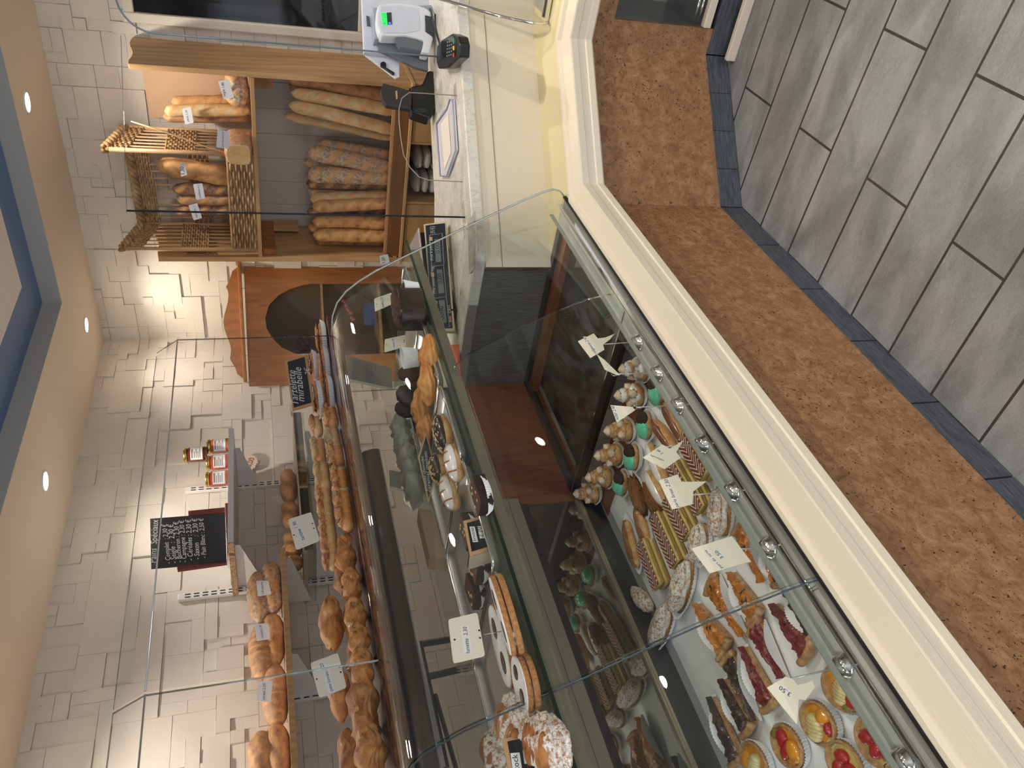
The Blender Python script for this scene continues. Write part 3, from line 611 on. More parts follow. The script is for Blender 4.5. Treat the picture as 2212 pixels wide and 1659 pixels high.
for i,(a,b,r,X,mt_,lb) in enumerate(ba):
    p0=aX(*a,X); p1=aX(*b,X); p1.z=1.628+r*.2; tag(bread('basket_loaf',p1,p0,r,M[mt_],i+71,ns=4,taper=.2,ear=.3 if i==0 else .16),lb,'bread','loaves in the wicker basket')
tags=[([(471,175.5),(494.5,172),(506,211),(483,214)],3.76,'seigle 1,80','white price tag stuck in the floury loaf at the right end of the upper shelf',((487,209),(483,178))),
([(393,236),(412,230.5),(418.5,265),(400,269)],3.80,'paris 1,10','white price tag on the pale baguette right of the basket',((408,262),(404,238))),
([(470,280),(496,284),(494.5,321.7),(467,318)],3.60,'pain de mie 2.30','white price tag reading pain de mie 2.30 above the sandwich loaf',((482,317),(484,285))),
([(388,354),(400,351),(404,378),(391,381.5)],3.76,'1,30','narrow white tag on the large twisted loaf in the basket',((399,376),(396,360))),
([(417,398),(437,396),(443,429),(424,432)],3.78,'tradition 1,1','white price tag on the dark scored baguette in the basket',((434,428),(430,400))),
([(407,444),(426,439),(436.5,471),(418.6,476)],3.78,'cereales 1,','white price tag on the darkest basket loaf, at the screen edge',((427,470),(421,444)))]
for px,X,s,lb,(a,b) in tags:
    card('price_tag',lb,lambda x,y,X=X:aX(x,y,X),px,M['white'],[(s,a,b)],group='tags on the upper bread shelf')
c5=[(830,549),(848,546),(853,567),(833,571)]
card('price_tag','white price tag hanging at the lower front corner of the left plank',lambda x,y:aX(x,y,3.70),[(820,553),(838,549),(842,569),(822,572)],M['white'],[('1,20',(832,567),(830,555))])
# folded cloths in the cubby
m=Mat('grey_checked_cloth',(178,176,174),.85); w1=m.wave(m.coord(),60,0,0,1,dir='Z'); w2=m.wave(m.coord(),60,0,0,1,dir='Y'); m.col(m.mix(m.math('MULTIPLY',w1,w2),(186,184,182),(232,231,230))); M['cloth']=m.m
for (a,b,lb) in (((1.60,1.72),(.56,.83),'grey checked cloth folded in the right half of the cubby under the bread bin'),((1.73,1.86),(.56,.83),'grey checked cloths stacked in the left half of the cubby under the bread bin')):
    mb=MB(); 
    for k in range(6): blob((3.86,(a[0]+a[1])/2,b[0]+.045*k+.02),.12,.062,.028,k,.12,3,18,8,mb=mb)
    o=mb.build('folded_cloth',M['cloth'],None,True); tag(o,lb,'cloth','folded cloths')
# ================================================================ CORNER CUPBOARD
c0=(4.09,2.48,0); cn=(1,1,0)
def aC(x,y,off=0): return aN(x,y,(4.09-off,2.48-off,0),cn)
M['pineo']=wood('orange_pine',(130,76,34),(176,116,62),(198,142,84),'z',1)
M['pineoh']=wood('orange_pine_h',(148,90,42),(172,112,60),(188,130,74),'x',.6,.4,False)
cb=thing('corner_cupboard','orange pine corner cupboard with arched glass door and carved crown','cupboard',(3.85,2.72,.6))
s4=4.879
crown=[(1440,40),(1430,85),(1375,125),(1355,190),(1335,250),(1308,290),(1325,320),(1335,370),(1330,440),(1310,520),(1290,590),(1280,660),(1290,730),(1318,810),(1350,890),(1362,960),(1350,1050),(1385,1110),(1410,1150),(1425,1205),(1500,1262),(1505,1285)]
cp=[aC(220+x/s4,560+y/s4) for x,y in crown]
bk2=V((.018,.018,0))
MB().prism(cp,bk2).build('carved_crown',M['pineoh'],cb)
bar=[aC(x,y,.02) for x,y in ((512,564),(520,565),(533.5,825),(526,824))]; MB().prism([bar[0],bar[1],bar[2],bar[3]],(.03,.03,0)).build('cornice',M['pineoh'],cb,bevel=.004)
def cz(x,y): q=aC(x,y); return q
R0=aC(523,575); L0=aC(533,816); ztop=1.70; 
def cpt(u,z,off=0): # u 0 right .. 1 left along the front
    p=V((4.085-.49*u-off,2.485+.49*u-off,z)); return p
arch=[(700,612),(675,612),(652,616),(625,625),(601,638),(581,659),(573,686),(576,709),(588,730),(608,750),(635,763),(652,767),(680,768),(700,768)]
ap=[aC(*a) for a in arch]
ur=lambda p:(4.085-p.x)/.49
U=[(ur(p),p.z) for p in ap]; uR=U[0][0]; uL=U[-1][0]; zm=max(z for _,z in U)
mb=MB(); top=ztop
# face as strips: right stile, left stile, arched head (quads between arch and top)
def strip(a,b):
    n=len(a); vs=[cpt(*p) for p in a]+[cpt(*p) for p in b]; vs+=[v+V((.02,.02,0)) for v in vs]; fs=[]
    for i in range(n-1): fs+=[(i,i+1,n+i+1,n+i),(2*n+i,3*n+i,3*n+i+1,2*n+i+1),(i,2*n+i,2*n+i+1,i+1),(n+i,n+i+1,3*n+i+1,3*n+i)]
    mb.add(vs,fs)
strip([(0,.6),(0,top)],[(uR,.6),(uR,top)]); strip([(uL,.6),(uL,top)],[(1,.6),(1,top)]); strip(U,[(u,top) for u,_ in U])
mb.build('door_frame',M['pineo'],cb)
pg=MB().add([cpt(uR-.02,.6,-.012),cpt(uL+.02,.6,-.012),cpt(uL+.02,zm,-.012),cpt(uR-.02,zm,-.012)],[(0,1,2,3)]); pg.build('glass_pane',M['glass'],cb)
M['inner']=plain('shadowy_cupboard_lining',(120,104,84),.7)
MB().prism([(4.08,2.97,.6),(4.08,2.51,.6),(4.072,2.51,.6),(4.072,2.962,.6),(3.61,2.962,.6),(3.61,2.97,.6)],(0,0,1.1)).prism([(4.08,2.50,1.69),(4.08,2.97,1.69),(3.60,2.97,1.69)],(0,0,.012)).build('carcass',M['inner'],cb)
for x in (697,822):
    zz=aC(x,690).z-.01
    MB().prism([(4.07,2.53,zz),(4.07,2.96,zz),(3.64,2.96,zz)],(0,0,.012)).build('inner_shelf',M['pine_y'],cb)
bx=aC(797,680,-.05)
o=MB().obox(bx,(.045,-.045,0),(.012,.012,0),(0,0,.034)); o=o.build('biscuit_packet',plain('blue_packet',(36,84,160),.35)); tag(o,'blue packet lying on the cupboard shelf behind the arched glass','packet')
o=MB()
for k in range(9): blob(aC(738+k*3.2,642+k*6+2*math.sin(k*2),-.03),.012,.012,.012,k,.1,2,10,6,mb=o)
o=o.build('sweet_garland',plain('pink_beads',(170,90,92),.4),None,True); tag(o,'string of pink sweets hanging inside the cupboard','garland')
o=MB()
for k in range(14): blob(aC(668-random.Random(k).random()*22,722+random.Random(k+9).random()*32,-.06),.02,.02,.018,k,.3,2,8,6,mb=o)
o=o.build('dried_bouquet',plain('dark_dried_petals',(70,44,44),.7),None,True); tag(o,'dark dried bouquet lying behind the cupboard glass, left side','dried flowers')
# ================================================================ LEFT WALL SHELVES
YF=2.62
M['melamine']=plain('white_melamine',(205,206,210),.4)
m=Mat('raw_chipboard',(176,144,104),.8); v_=m.noise(m.coord(),160,4); m.col(m.ramp(v_,[(.35,(124,92,58)),(.6,(196,164,122))])); M['chip']=m.m
js=thing('jam_shelf','white melamine shelf with raw chipboard end holding jam jars','shelf',(2.5,2.8,1.762))
MB().box((2.183,YF,1.762),(2.868,2.975,1.785)).build('board',M['melamine'],js)
MB().box((2.178,YF,1.762),(2.1825,2.975,1.785)).build('chipboard_end',M['chip'],js)
def bracket(par,x,z,d=.30,h=.11):
    MB().prism([(x-.0012,2.96,z),(x-.0012,2.96-d,z),(x-.0012,2.96-d,z-.02),(x-.0012,2.96,z-h)],(.0024,0,0)).build('shelf_bracket',M['whitemetal'],par)
    MB().box((x-.008,2.965-d,z-.003),(x+.008,2.965,z)).build('bracket_flange',M['whitemetal'],par)
def rail(x,z0,z1,lb):
    t=thing('slotted_rail',lb,'rail',(x,2.966,z0),'slotted wall rails')
    MB().box((x-.016,2.955,z0),(x+.016,2.972,z1)).build('channel',M['whitemetal'],t,bevel=.002)
    mb=MB(); z=z0+.02
    while z<z1-.03:
        for s in (-.007,.007): mb.box((x+s-.0022,2.9535,z),(x+s+.0022,2.9552,z+.022))
        z+=.035
    mb.build('slots',M['ink'],t)
rail(2.815,1.2,2.005,'white slotted wall rail beside the jam jars, right of the chalkboard'); rail(2.195,1.2,2.005,'white slotted wall rail below the left end of the jam shelf'); rail(1.655,1.2,1.60,'white slotted wall rail under the loaf shelf')
bracket(js,2.815,1.761,.26,.10); bracket(js,2.215,1.761,.28,.11)
# loaf shelf (timber) and lower shelf (timber with glass lip)
zl=aY(621,1300,YF).z; 
ls=thing('loaf_shelf','pale timber shelf carrying the big loaves on the left wall','shelf',(1.4,2.8,1.55))
zt1=1.583; zt0=1.562
MB().box((1.75,YF,zt0),(2.13,2.975,zt1)).build('board',M['pine_y'],ls); MB().box((.6,YF,zt0),(1.748,2.975,zt1)).build('board',M['pine_y'],ls)
bracket(ls,2.10,zt0-.001,.30,.10); bracket(ls,1.66,zt0-.001,.30,.11)
lw=thing('brioche_shelf','lower shelf with glass lip carrying the brioches on the left wall','shelf',(2.5,2.8,1.45))
MB().box((2.10,YF,1.474),(2.95,2.975,1.492)).build('board',plain('weathered_board',(176,160,136),.6,bump=.1),lw)
MB().box((2.10,YF-.004,1.452),(2.95,YF-.001,1.488)).build('glass_lip',M['glass_edge'],lw)
MB().box((2.10,YF,1.44),(2.95,2.97,1.446)).build('glass_shelf',M['glass_g'],lw)
bracket(lw,2.86,1.439,.3,.1); bracket(lw,2.215,1.439,.3,.1)
lv=[((594,1215),(598,1327),.046,'cr_flour',2,'floury split loaf at the right end of the loaf shelf, bottom row'),((556,1236),(560,1346),.042,'cr_flour',1,'floury loaf resting on top at the right end of the loaf shelf'),
((598,1325),(600,1441),.045,'cr_brown',1,'brown loaf, second in the bottom row of the loaf shelf'),((564,1347),(566,1470),.046,'cr_brown',9,'long brown loaf with many small side cuts, on top of the second loaf'),
((603,1432),(606,1571),.045,'cr_brown',8,'brown notched loaf behind the cereal tag, third in the bottom row'),((606,1562),(610,1690),.045,'cr_brown',2,'brown split loaf at the left edge of the picture, bottom row'),
((563,1580),(566,1700),.044,'cr_brown',2,'rounded brown loaf leaning on top at the left edge of the picture')]
for i,(a,b,r,mt_,ns,lb) in enumerate(lv):
    p0,p1=aY(*a,2.76),aY(*b,2.76); zc=zt1+r*.93 if a[0]>575 else None
    if zc: p0.z=p1.z=zc
    tag(bread('loaf',p0,p1,r,M[mt_],i+90,ns=ns,face=(0,-1,.35),taper=.42,flat=.95,ear=.10,sc_w=.22 if ns<3 else .12,diag=.1 if ns>3 else 1.6),lb,'bread','big loaves on the loaf shelf')
for i,(y0,y1,lb) in enumerate(((1014,1088,'brown twisted brioche nearest the right end of the lower shelf'),(1084,1140,'brown brioche behind the tartine tag on the lower shelf'),(1150,1206,'brown brioche left of the tartine tag'),(1204,1232,'small brown brioche end under the loaf shelf bracket'))):
    a=aY(630,y0,2.76); b=aY(632,y1,2.76); a.z=b.z=1.493+.036; tag(bread('brioche',a,b,.038,M['cr_brown'],i+110,ns=2,face=(0,-1,.6),taper=.4,ear=.3,rough=.12,sc_w=.4),lb,'bread','brioches on the lower shelf')
for px,s,lb,(a,b) in (([(553,1254.5),(579.5,1254),(586,1283),(557,1288)],'2.30 auberon','white price tag on the rightmost floury loaves',((570,1284),(567,1257))),([(549.6,1348),(579.5,1346),(584,1380),(554.6,1384)],'complet 2.30','white price tag between the two middle loaves, reading complet 2.30',((569,1378),(564,1350))),([(558.7,1470),(588.6,1471),(585,1517),(554,1514)],'cereal 2.30','white price tag reading cereal 2.30 on the loaf shelf',((572,1512),(574,1476)))):
    card('price_tag',lb,lambda x,y:aY(x,y,2.70),px,M['white'],[(s,a,b)],group='tags on the loaf shelf')
# jam jars
def jar(p,col,lb):
    t=thing('jam_jar',lb,'jar',p,'jam jars')
    H=.098; R_=.036
    MB().lathe((0,0,0),[(R_*.9,0),(R_,.006),(R_,H*.78),(R_*.86,H*.86),(R_*.84,H*.90)],24).build('jam_filled_glass',plain('jam_'+lb[:12],col,.12,coat=.5),t,True,True)
    MB().lathe((0,0,H*.88),[(R_*.95,0),(R_*.99,.003),(R_*.97,.012),(R_*.88,.014)],24).build('gold_lid',Mat('gold_tin_lid',(196,168,92),.25,1).m,t,True,True)
    mb=MB(); mb.rings([[V((math.cos(a)*(R_+.0006),math.sin(a)*(R_+.0006),z)) for a in [math.radians(-175+i*10) for i in range(12)]] for z in (.018,.070)],False,False); l=mb.build('paper_label',M['label'],t,True,True)
    mb=MB()
    for k in range(5):
        a0,a1=math.radians(-160),math.radians(-90-(k%2)*20); z=.028+k*.008
        mb.rings([[V((math.cos(a)*(R_+.0012),math.sin(a)*(R_+.0012),zz)) for a in [a0+(a1-a0)*i/6 for i in range(7)]] for zz in (z,z+.0028 if k<4 else z+.006)],False,False)
    mb.build('label_print',plain('brown_print',(150,120,100),.6),l,True,True)
for (x,y,z,col,lb) in ((502,962,1.786,(176,96,40),'amber jam jar with gold lid, right-most on the white shelf'),(502,997,1.786,(170,66,30),'orange jam jar in the middle of the three standing on the white shelf'),(502,1032,1.786,(168,66,34),'orange jam jar left-most of the three, beside the slotted rail'),(455,980,1.8855,(92,36,26),'dark red jam jar stacked on top of the two right jars')):
    q=aY(x,y,2.72); jar((q.x,q.y,z),col,lb)
# chalkboard standing on the jam shelf
YC=2.68
def aK(x,y): return aY(x,y,YC)
K8=8.295
cbd=thing('chalkboard','black chalkboard of loaf prices in a maroon frame, standing on the white shelf','chalkboard',(2.42,YC,1.787))
q=lambda x,y:aK(320+x/K8,1080+y/K8)
bd=[q(35,335),q(1378,232),q(1405,1110),q(55,1225)]
MB().prism(bd,(0,.006,0)).build('slate_panel',M['slate'],cbd)
mar=plain('maroon_painted_wood',(96,36,34),.45)
MB().prism([q(720,195),q(1375,130),q(1378,236),q(722,290)],(0,.014,0)).build('side_rail',mar,cbd); MB().prism([q(515,1175),q(1408,1070),q(1410,1130),q(525,1255)],(0,.014,0)).build('side_rail',mar,cbd)
bb=[q(1378,60),q(1465,50),q(1500,1180),q(1430,1190)]; 
for p in bb: p.z=max(p.z,1.787)
MB().prism(bb,(0,.02,0)).build('bottom_rail',mar,cbd)
nn=V((0,-1,0))
for s,a,b in (('Pains  Spéciaux',(337,1216),(342,1122)),('- Complet  : 2,30 €',(369,1217),(360,1131)),('- Seigle  :  2,30 €',(381.7,1216),(374,1131)),('- Bucheron : 2,30 €',(392.7,1214),(385,1126)),('- Campagne : 2,30 €',(403.4,1214),(397,1123)),('- Céréales : 2,30 €',(417,1210),(412,1121)),('- Saxon    :  2,30 €',(431.5,1208),(426,1119)),('- Pain Blanc : 2,50 €',(446,1205),(439,1118.6))):
    text_mesh('chalk_writing',s,aK(*a),aK(*b),nn,M['chalk'],cbd,shear=.25,lift=.0015)
# price star on the wall
star=thing('price_note','small star-edged paper note with red 8,00, on the wall under the jam shelf','note',aY(530,1000,2.955))
c_=aY(533,999,2.955); pts=[]
for k in range(40):
    a=2*math.pi*k/40; rr=.062*(1 if k%2 else .9); pts.append(c_+V((math.cos(a)*rr*1.0,0,math.sin(a)*rr*.9)))
MB().prism(pts,(0,.002,0)).build('star_paper',plain('cream_note_paper',(222,206,186),.7),star)
text_mesh('black_writing','Chasseur du Espéria',aY(522,1012,2.955),aY(518,984,2.955),nn,M['ink'],star); text_mesh('red_writing','8,00',aY(541,1010,2.955),aY(550,990,2.955),nn,plain('red_ink',(160,40,30),.6),star); text_mesh('red_writing','Miel',aY(558,1008,2.955),aY(564,996,2.955),nn,plain('red_ink_b',(160,40,30),.6),star)
# ================================================================ THIRD RUN OF THE COUNTER (right edge of the photo, behind the ledge bend)
sx=2.534
o0=aX(1357,66,sx); o1=aX(1527,83,sx); yo=.598; zo0,zo1=.125,.46
for a in ((yo,YB_+.0,.088,.60),): MB().box((sx,a[0],a[2]),(sx+.02,a[1],a[3])).build('stone_panel',M['travert'],cnt)
MB().box((sx,-1.2,zo1),(sx+.02,yo,.60)).build('stone_panel',M['travert'],cnt)
vit=thing('low_display_cabinet','low glazed steel-lined cabinet let into the stone below the ledge, right edge','display cabinet',(2.7,.2,.1))
st=plain('grey_steel_lining',(120,126,130),.3,.6)
mb=MB(); mb.box((sx+.005,-1.2,.115),(3.0,yo,.120)); mb.box((3.0,-1.2,.12),(3.01,yo,.48)); mb.box((sx+.02,yo,.12),(3.0,yo+.01,.48)); mb.box((sx+.02,-1.2,.465),(3.0,yo,.475)); mb.build('steel_lining',st,vit)
MB().box((sx+.001,-1.2,.135),(sx+.006,yo-.004,zo1)).build('glass_pane',M['glass'],vit)
MB().box((sx+.03,-1.2,.125),(sx+.045,yo-.10,.165)).build('black_track',M['black'],vit)
MB().tube([(sx+.035,yo-.015,.135),(sx+.035,yo-.10,.135)],.006).build('chrome_rod',M['chrome'],vit,True); MB().tube([(sx+.035,yo-.015,.152),(sx+.035,yo-.10,.152)],.006).build('chrome_rod',M['chrome'],vit,True)
MB().box((sx-.006,-1.2,.103),(sx+.02,yo-.002,.130)).build('cream_sill',M['paint_cream'],vit,bevel=.003)
MB().box((sx-.055,-1.2,.0),(sx-.035,YB_+.0,.034)).build('trim_4',M['paint_cream'],kind='structure',bevel=.003)
# upper small case
uc=thing('side_display_case','curved glass display case with chrome edge tube on the ledge, right edge','display case',(2.9,.2,.65))
pf=[(2.655,.640),(2.628,.66),(2.617,.69),(2.622,.723),(2.645,.775),(2.673,.823),(2.712,.873),(2.755,.922),(2.80,.975),(2.86,1.05)]
mb=MB(); pts=[(x,.655,z) for x,z in pf]+[(3.2,.655,1.05),(3.2,.655,.64)]
mb.add(pts,[tuple(range(len(pts)))]); mb.build('end_pane',M['glass'],uc)
MB().tube([(x,.656,z) for x,z in pf],.0055,10).build('chrome_edge_tube',M['chrome'],uc,True)
vs=[(x,.65,z) for x,z in pf]+[(x,-1.2,z) for x,z in pf]; n=len(pf); MB().add(vs,[(i,i+1,n+i+1,n+i) for i in range(n-1)]).build('curved_pane',M['glass'],uc,True)
MB().box((2.66,-1.2,.650),(2.79,.640,.656)).build('steel_floor',M['steel'],uc)
MB().box((2.640,-1.2,.648),(2.652,.645,.662)).box((2.655,-1.2,.648),(2.660,.645,.668)).build('chrome_rail',M['chrome'],uc)
wt=MB(); 
for dx in (0,.05): wt.tube([(2.70+dx,-.5,.70+dx*.4),(2.70+dx,.58,.70+dx*.4),(2.70+dx,.60,.712+dx*.4),(2.70+dx,.60,.77)],.0025,6)
o=wt.build('wire_rack',M['chrome'],uc,True)
# ================================================================ ACRYLIC SCREENS ON THE MARBLE
PC=3.595
def aP(x,y,c=PC): return aN(x,y,(c-1,1,0),(1,1,0))
sg=thing('counter_screen','large clear acrylic screen with rounded hatch standing on the marble','acrylic screen',(2.55,1.04,.926))
nP=V((1,1,0)).normalized()
L_=aP(1005,472); 
def PP_(x,z): return V((x,PC-x,z))
xl,xr=2.356,2.752; zt_=1.985
hatch=[aP(962,205),aP(905,201),aP(884,200),aP(868,212),aP(862,235),aP(862,262),aP(866,300),aP(872,335),aP(886,362),aP(905,382),aP(925,389),aP(978,392)]
hatch[0].z=.926; hatch[-1].z=.926; hx=[p.x for p in hatch]
# panel outline as one polygon running around the hatch
pl=[PP_(xl,.926),PP_(xl,zt_),PP_(xr,zt_),PP_(xr,.926)]+[PP_(p.x,p.z) for p in hatch]
th=nP*.004; n=len(pl)
MB().add(pl,[tuple(range(n))]).build('screen_panel',M['acryl'],sg)
MB().add([PP_(xl,.926)-th,PP_(xl+.0045,.926)-th,PP_(xl+.0045,zt_)-th,PP_(xl,zt_)-th],[(0,1,2,3)]).build('dark_screen_edge',plain('dark_acrylic_edge',(28,36,48),.15),sg)
MB().tube([PP_(xl,zt_),PP_(xr,zt_)],.0012,5).build('top_edge',M['glass_edge'],sg)
MB().tube([PP_(p.x,p.z) for p in hatch],.0018,6).build('hatch_edge',Mat('hatch_edge',(150,140,130),.3).m,sg,True)
for x in (2.70,2.40): MB().add([PP_(x,.927)-nP*.01,PP_(x-.09,.927)-nP*.01,PP_(x-.09,.927)+nP*.03,PP_(x,.927)+nP*.03],[(0,1,2,3)]).build('foot_plate',M['acryl'],sg)
s2=thing('side_screen','clear acrylic screen with rounded upper corner beside the white cash machine','acrylic screen',(2.76,.3,.926))
arc=[(2.757,.83-.10+.10*math.cos(a),zt_-.10+.10*math.sin(a)) for a in [math.radians(9*i) for i in range(11)]]
pl=[(2.757,.83,.926)]+arc+[(2.757,-.6,zt_),(2.757,-.6,.926)]
MB().add(pl,[tuple(range(len(pl)))]).build('screen_panel',M['acryl'],s2); MB().tube([(2.757,.83,.926)]+arc+[(2.757,-.6,zt_)],.003,6).build('screen_edge',Mat('steelblue_edge',(120,140,160),.2,.3).m,s2,True)
# ================================================================ THINGS ON THE MARBLE
k5=5.925
def tr(lst,c,sx_=780,sy_=0,k=k5): return [aP(sx_+x/k,sy_+y/k,c) for x,y in lst]
cm=thing('cash_machine','white coin and note machine with green 3.20 display on the marble','cash machine',(3.14,.86,.926))
def ext(lst,c,d,name,mat,par=cm,bevel=.003,**kw): 
    p=tr(lst,c,**kw); return MB().prism(p,nP*d).build(name,mat,par,bevel=bevel)
greyw=plain('grey_white_plastic',(206,212,226),.4)
ext([(5,-60),(35,668),(500,692),(640,560),(880,470),(900,-60)],4.06,.025,'back_plate',greyw)
ext([(150,95),(170,500),(900,520),(930,330),(900,60)],3.99,.07,'machine_body',plain('cool_grey_plastic',(150,158,172),.4))
ext([(240,50),(340,40),(510,36),(740,68),(830,100),(895,150),(905,230),(830,240),(830,400),(925,470),(920,500),(872,680),(772,664),(805,520),(700,485),(570,455),(400,458),(270,455),(232,410),(205,330),(195,230),(210,90)],3.93,.06,'front_shell',M['white'],bevel=.006)
ext([(262,80),(500,68),(735,105),(750,250),(745,390),(560,425),(290,420),(240,330),(235,160)],3.926,.003,'front_panel',greyw)
ext([(440,460),(570,458),(805,522),(775,655),(500,600),(455,540)],3.945,.03,'coin_tray',plain('smoky_grey',(88,94,102),.2))
ext([(205,430),(440,500),(500,620),(860,700),(860,905),(700,860),(400,715),(220,640)],4.03,.02,'smoked_cover',plain('smoky_grey2',(104,110,120),.15))
ext([(820,195),(905,215),(925,420),(835,405)],3.925,.004,'note_slot',M['black'],bevel=0)
ext([(66,196),(108,212),(122,342),(76,330)],4.055,.002,'maker_badge',plain('grey_badge',(70,74,80),.4),bevel=0)
ext([(45,700),(250,685),(490,770),(492,985),(440,1003)],4.10,.012,'side_plate',M['white'])
ext([(248,800),(285,780),(322,800),(325,850),(285,865),(250,845)],4.085,.012,'lever_knob',M['black'])
ext([(262,850),(300,848),(432,925),(425,958),(400,952)],4.088,.010,'lever_arm',M['black'])
ext([(245,158),(392,148),(405,318),(268,325)],3.9235,.002,'screen_bezel',M['white'],bevel=0)
ext([(258,164),(326,160),(338,316),(272,320)],3.922,.001,'green_display',emis('green_display',(40,225,90),1.1),bevel=0)
ext([(328,160),(388,156),(399,312),(340,316)],3.922,.001,'dark_display',M['black'],bevel=0)
ext([(348,284),(382,282),(384,308),(350,310)],3.9212,.001,'blue_icon',emis('blue_icon',(70,130,250),1),bevel=0)
text_mesh('display_digits','3.20',aP(780+318/k5,228/k5,3.921),aP(780+306/k5,172/k5,3.921),-nP,M['ink'],cm,lift=.0008); text_mesh('display_digits','€',aP(780+318/k5,312/k5,3.921),aP(780+316/k5,290/k5,3.921),-nP,M['ink'],cm,lift=.0008)
Zm=.926
pd=thing('card_terminal','black card payment terminal with keypad lying on the marble','payment terminal',aZ(970,112,Zm))
def plan(px,z,sx_=780,sy_=0,k=k5): return [aZ(sx_+x/k,sy_+y/k,z) for x,y in px]
tp=plan([(1030,510),(1155,428),(1240,462),(1262,560),(1255,730),(1105,868),(985,880),(962,800),(968,580)],.965)
MB().prism(tp,(0,0,-.036)).build('terminal_body',M['black'],pd,bevel=.006)
MB().prism(plan([(1035,525),(1170,455),(1215,520),(1205,720),(1060,740),(1038,700)],.9665),(0,0,-.001)).build('keypad_face',plain('glossy_black',(6,7,9),.12),pd)
MB().prism(plan([(975,590),(1022,565),(1030,740),(985,790)],.9665),(0,0,-.001)).build('terminal_screen',plain('grey_screen',(60,66,74),.1),pd)
for i in range(5):
    for j in range(3):
        x=1092+j*26+(4-i)*2; y=530+i*44-j*8; MB().prism(plan([(x,y),(x+12,y-2),(x+13,y+20),(x+1,y+22)],.968),(0,0,-.0012)).build('key',plain('key_grey',(150,152,150),.5) if i+j==0 else M['keyg'],pd) if 0 else MB().prism(plan([(x,y),(x+12,y-2),(x+13,y+20),(x+1,y+22)],.968),(0,0,-.0012)).build('key',M['alu'],pd)
for y,c_ in ((505,(40,150,90)),(590,(220,190,40)),(680,(190,50,50))): MB().prism(plan([(1172,y),(1188,y-4),(1190,y+50),(1174,y+54)],.968),(0,0,-.0012)).build('colour_key',plain('key_%d'%y,c_,.5),pd)
dk=thing('reader_dock','black handheld reader standing in its curved black dock on the marble','reader dock',aZ(938,200,Zm))
ext([(285,1062),(620,1150),(635,1400),(320,1345),(262,1250),(250,1150)],4.03,.03,'reader_head',plain('charcoal_reader',(40,38,38),.4),dk)
ext([(640,1100),(780,1080),(830,980),(850,910),(890,895),(940,920),(965,1020),(975,1180),(960,1340),(905,1500),(860,1512),(655,1440),(635,1400),(640,1200)],4.07,.07,'dock_base',M['black'],dk,bevel=.01)
ext([(660,1395),(820,1385),(830,1440),(700,1445)],4.066,.004,'dock_lip',plain('blueish_black',(40,48,60),.25),dk,bevel=0)
ext([(440,1165),(462,1158),(468,1262),(448,1272)],4.027,.002,'reader_logo',plain('tan_mark',(190,160,110),.5),dk,bevel=0)
# cable loops
mb=MB(); pts=[aZ(925+8*math.sin(t*1.6),20+10*t-6*math.cos(t*2.2),.93+.012*abs(math.sin(t))) for t in [i*.25 for i in range(0,20)]]; mb.tube(pts,.0035,6)
mb.tube([aZ(940,30,.935),aZ(940,60,.93),aZ(945,80,.93),aZ(950,98,.94)],.0035,6); o=mb.build('power_cable',M['black'],None,True); tag(o,'looped black cable on the marble between cash machine and card terminal','cable')
# leaflet holder
lf=thing('leaflet_holder','clear acrylic leaflet holder lying on the marble in front of the hatch','leaflet holder',aZ(965,300,Zm))
lp=[aZ(x,y,.934) for x,y in ((944,267),(966,236),(973,214),(979,216),(986,324),(966,381),(952,380))]
MB().prism(lp,(0,0,-.006)).build('acrylic_tray',plain('frosty_acrylic',(222,220,226),.12),lf); MB().tube([p+V((0,0,.003)) for p in lp+[lp[0]]],.003,5).build('tray_edge',plain('lavender_edge',(168,168,200),.15),lf,True)
MB().prism([aZ(x,y,.936) for x,y in ((952,268),(968,245),(974,330),(960,366))],(0,0,-.001)).build('leaflet',plain('pale_leaflet',(226,216,206),.6),lf)
# scale
sl=thing('shop_scale','black fronted retail scale with three grey displays and steel platform','scale',(2.45,1.55,Zm))
A0=aZ(979,710,.945); B0=aZ(962,481,.945); d_=(B0-A0); d_.z=0; d_.normalize(); nS=V((d_.y,-d_.x,0)); nS=(nS+V((0,0,.28))).normalized()
if nS.dot(V((-1,-1,0)))<0: nS=V((-nS.x,-nS.y,nS.z))
def aS(x,y,off=0): return aN(x,y,A0+nS*off,nS)
MB().prism([aS(x,y) for x,y in ((915,484),(963,478),(983,715),(935,717))],-nS*.05).build('beige_housing',plain('beige_plastic',(206,194,160),.5),sl,bevel=.003)
MB().prism([aS(x,y,.001) for x,y in ((919,487),(961,482),(978,709),(935,710))],-nS*.001).build('black_front',plain('black_front_plate',(26,32,40),.3),sl)
lcd=plain('grey_lcd',(116,126,122),.3); lin=plain('thin_grey_line',(170,178,184),.5)
for q_,dg_ in (((938,517),(950,516),(953.4,565),(941.5,566)),((951,547),(949,524),'0,00')),(((943,582),(955,582),(960,632),(948,634)),((956,612),(954,590),'0,00')),(((948,648),(960,648),(965,697),(952,699)),((960,690),(957,661),'0000')):
    MB().prism([aS(x,y,.0025) for x,y in q_],-nS*.001).build('lcd_window',lcd,sl); text_mesh('lcd_digits',dg_[2],aS(*dg_[0],.0025),aS(*dg_[1],.0025),nS,M['ink'],sl,lift=.0006)
for q_ in (((928,508),(955,504),(959,572),(932,575)),((932,576),(958,573),(964,640),(937,643)),((937,645),(964,641),(971,706),(943,708))): MB().tube([aS(x,y,.002) for x,y in q_+(q_[0],)],.0012,4).build('panel_outline',lin,sl)
wt_=plain('white_print',(220,226,230),.5)
